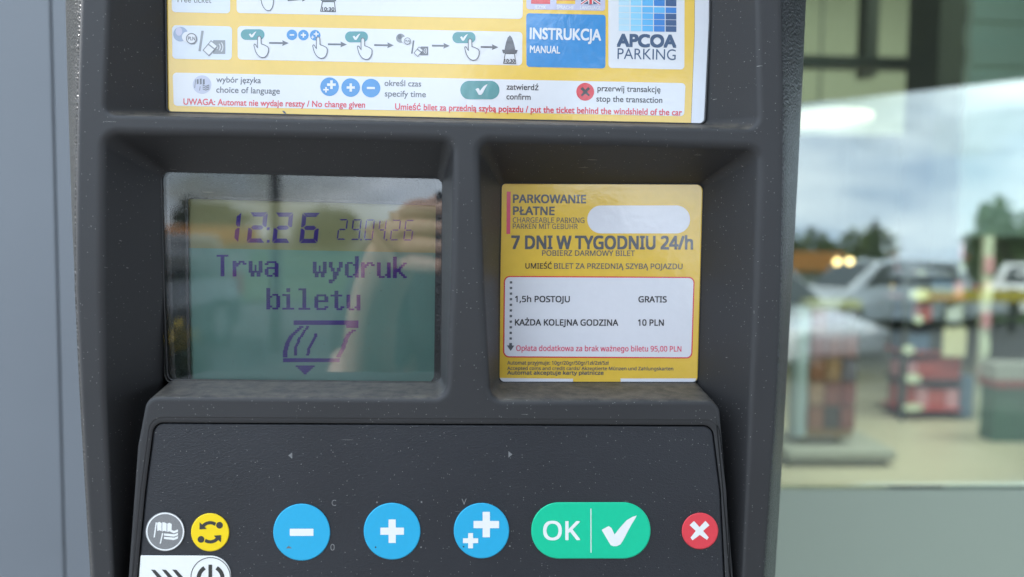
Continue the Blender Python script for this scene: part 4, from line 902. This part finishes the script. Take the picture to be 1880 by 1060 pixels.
lp = empty('lamp_post', (-2.52, -9.8, G), 'tall dark lamp post mirrored above the display digits', 'lamp post')
tube('pole', (0, 0, 0), (0, 0, 4.6), .075, m_colm, lp, .05); box('lamp_head', (-.1, -.1, 4.602), (.5, .1, 4.70), m_colm, lp, .02)
shr = empty('flowering_shrub', (-3.1, -7.4, G), 'low shrub with yellow flowers mirrored at the left edge of the display', 'shrub')
rr = random.Random(5); V, Fc, mi = [], [], []
for k in range(900):
    v = Vector((rr.gauss(0, 1), rr.gauss(0, 1), abs(rr.gauss(0, 1)))).normalized()*rr.random()**.4; c = Vector((v.x*.55, v.y*.55, v.z*.62+.05)); e1 = Vector((rr.gauss(0, 1), rr.gauss(0, 1), rr.gauss(0, 1))).normalized(); e2 = e1.orthogonal().normalized(); s_ = .05
    b = len(V); V += [c+e1*s_, c+e2*s_*.6, c-e1*s_, c-e2*s_*.6]; Fc.append((b, b+1, b+2, b+3)); mi.append(1 if (v.z > .5 and rr.random() < .5) else 0)
mesh('foliage', V, Fc, [m_leaf[1], pm('yellow_flower', (0.65, 0.48, 0.02), 0.6)], shr, mi)

# ------------------------------------------------------------------ the photographer, mirrored in the display cover
def skin_mesh(name, verts, edges, m_, parent=None, sub=2):
    me = bpy.data.meshes.new(name); me.from_pydata([v[0] for v in verts], edges, []); ob = bpy.data.objects.new(name+'_tmp', me); C.objects.link(ob)
    sk = ob.modifiers.new('s', 'SKIN'); sk.use_smooth_shade = True
    for i, v in enumerate(verts):
        r_ = v[1]; me.skin_vertices[0].data[i].radius = (r_, r_) if not isinstance(r_, tuple) else r_
    me.skin_vertices[0].data[0].use_root = True
    sb = ob.modifiers.new('d', 'SUBSURF'); sb.levels = sub; sb.render_levels = sub
    bpy.context.view_layer.update(); ev = ob.evaluated_get(bpy.context.evaluated_depsgraph_get()); m2 = bpy.data.meshes.new_from_object(ev)
    bpy.data.objects.remove(ob); m2.name = name; m2.materials.clear(); m2.materials.append(m_); return m2
m_skin = pm('skin', (0.62, 0.40, 0.30), 0.5, var=0.06, vscale=30); m_jack = pm('dark_shirt', (0.03, 0.034, 0.04), 0.85, var=0.15); m_trou = pm('trousers', (0.035, 0.04, 0.06), 0.85); m_hair = pm('hair', (0.03, 0.02, 0.014), 0.7)
B = [((0.06, -.86, -.50), .13), ((.06, -.85, -.30), .125), ((.06, -.84, -.10), .14), ((.06, -.83, .0), .07), ((.06, -.81, .08), .052), ((.06, -.79, .17), .09), ((.06, -.785, .25), .085),
     ((-.12, -.83, -.05), .06), ((-.17, -.72, -.24), .046), ((-.135, -.56, -.33), .040), ((-.115, -.47, -.17), .031), ((-.104, -.440, -.065), .026), ((-.090, -.428, -.022), .030), ((-.072, -.420, -.005), .024),
     ((.24, -.83, -.05), .06), ((.29, -.70, -.22), .046), ((.25, -.55, -.24), .040), ((.17, -.45, -.12), .030), ((.135, -.40, -.04), .026), ((.115, -.385, -.015), .022),
     ((-.03, -.86, -.62), .095), ((-.04, -.84, -.98), .065), ((-.04, -.86, -1.38), .045), ((-.04, -.76, -1.425), .035), ((.15, -.86, -.62), .095), ((.16, -.84, -.98), .065), ((.16, -.86, -1.38), .045), ((.16, -.76, -1.425), .035)]
Ed = [(0, 1), (1, 2), (2, 3), (3, 4), (4, 5), (5, 6), (2, 7), (7, 8), (8, 9), (9, 10), (10, 11), (11, 12), (12, 13), (2, 14), (14, 15), (15, 16), (16, 17), (17, 18), (18, 19), (0, 20), (20, 21), (21, 22), (22, 23), (0, 24), (24, 25), (25, 26), (26, 27)]
def finger(base, pts, rs, root):
    i0 = len(B)
    for q, r_ in zip(pts, rs): B.append((q, r_))
    Ed.append((root, i0))
    for k in range(len(pts)-1): Ed.append((i0+k, i0+k+1))
for k in range(4):                                             # left hand: fingers curl round the phone's end
    z = .022-.017*k; ln = (0.9, 1, .95, .75)[k]
    finger(None, [(-.066, -.400, z), (-.055, -.372, z+.002), (-.046+.006*ln, -.352, z+.001), (-.044+.026*ln, -.336, z)], (.0095, .0092, .0085, .0075), 13)
finger(None, [(-.062, -.436, .010), (-.044, -.420, .026), (-.024, -.398, .036)], (.012, .011, .009), 12)
for k in range(4):
    z = .014-.016*k; finger(None, [(.112, -.372, z), (.104, -.360, z+.001), (.090, -.353, z)], (.0095, .0088, .0078), 19)
finger(None, [(.100, -.392, .006), (.086, -.380, .020)], (.011, .009), 19)
person_me = skin_mesh('person', B, Ed, m_skin)
person = link(bpy.data.objects.new('person', person_me)); tag(person, 'person in dark clothes holding up a phone, bare forearm mirrored in the display', 'person')
J = [((.06, -.86, -.56), .155), ((.06, -.85, -.30), .145), ((.06, -.84, -.10), .16), ((.06, -.83, -.01), .09), ((-.12, -.83, -.05), .078), ((-.162, -.745, -.20), .062), ((.24, -.83, -.05), .078), ((.28, -.73, -.18), .062)]
jk = link(bpy.data.objects.new('shirt', skin_mesh('shirt', J, [(0, 1), (1, 2), (2, 3), (2, 4), (4, 5), (2, 6), (6, 7)], m_jack)), person)
Tq = [((.06, -.86, -.55), .14), ((-.035, -.86, -.66), .105), ((-.04, -.84, -.98), .08), ((-.04, -.86, -1.36), .065), ((.155, -.86, -.66), .105), ((.16, -.84, -.98), .08), ((.16, -.86, -1.36), .065)]
link(bpy.data.objects.new('trousers', skin_mesh('trousers', Tq, [(0, 1), (1, 2), (2, 3), (0, 4), (4, 5), (5, 6)], m_trou)), person)
link(bpy.data.objects.new('hair', skin_mesh('hair', [((.06, -.81, .215), .088), ((.06, -.80, .275), .082)], [(0, 1)], m_hair)), person)
ph = empty('smartphone', (.045, -.345, 0), 'black smartphone held level in both hands', 'phone')
box('phone_body', (-.082, -.004, -.038), (.082, .004, .038), m_cglass, ph, .003); box('camera_bump', (-.062, .0042, -.016), (-.030, .006, .016), m_frame, ph, .001)
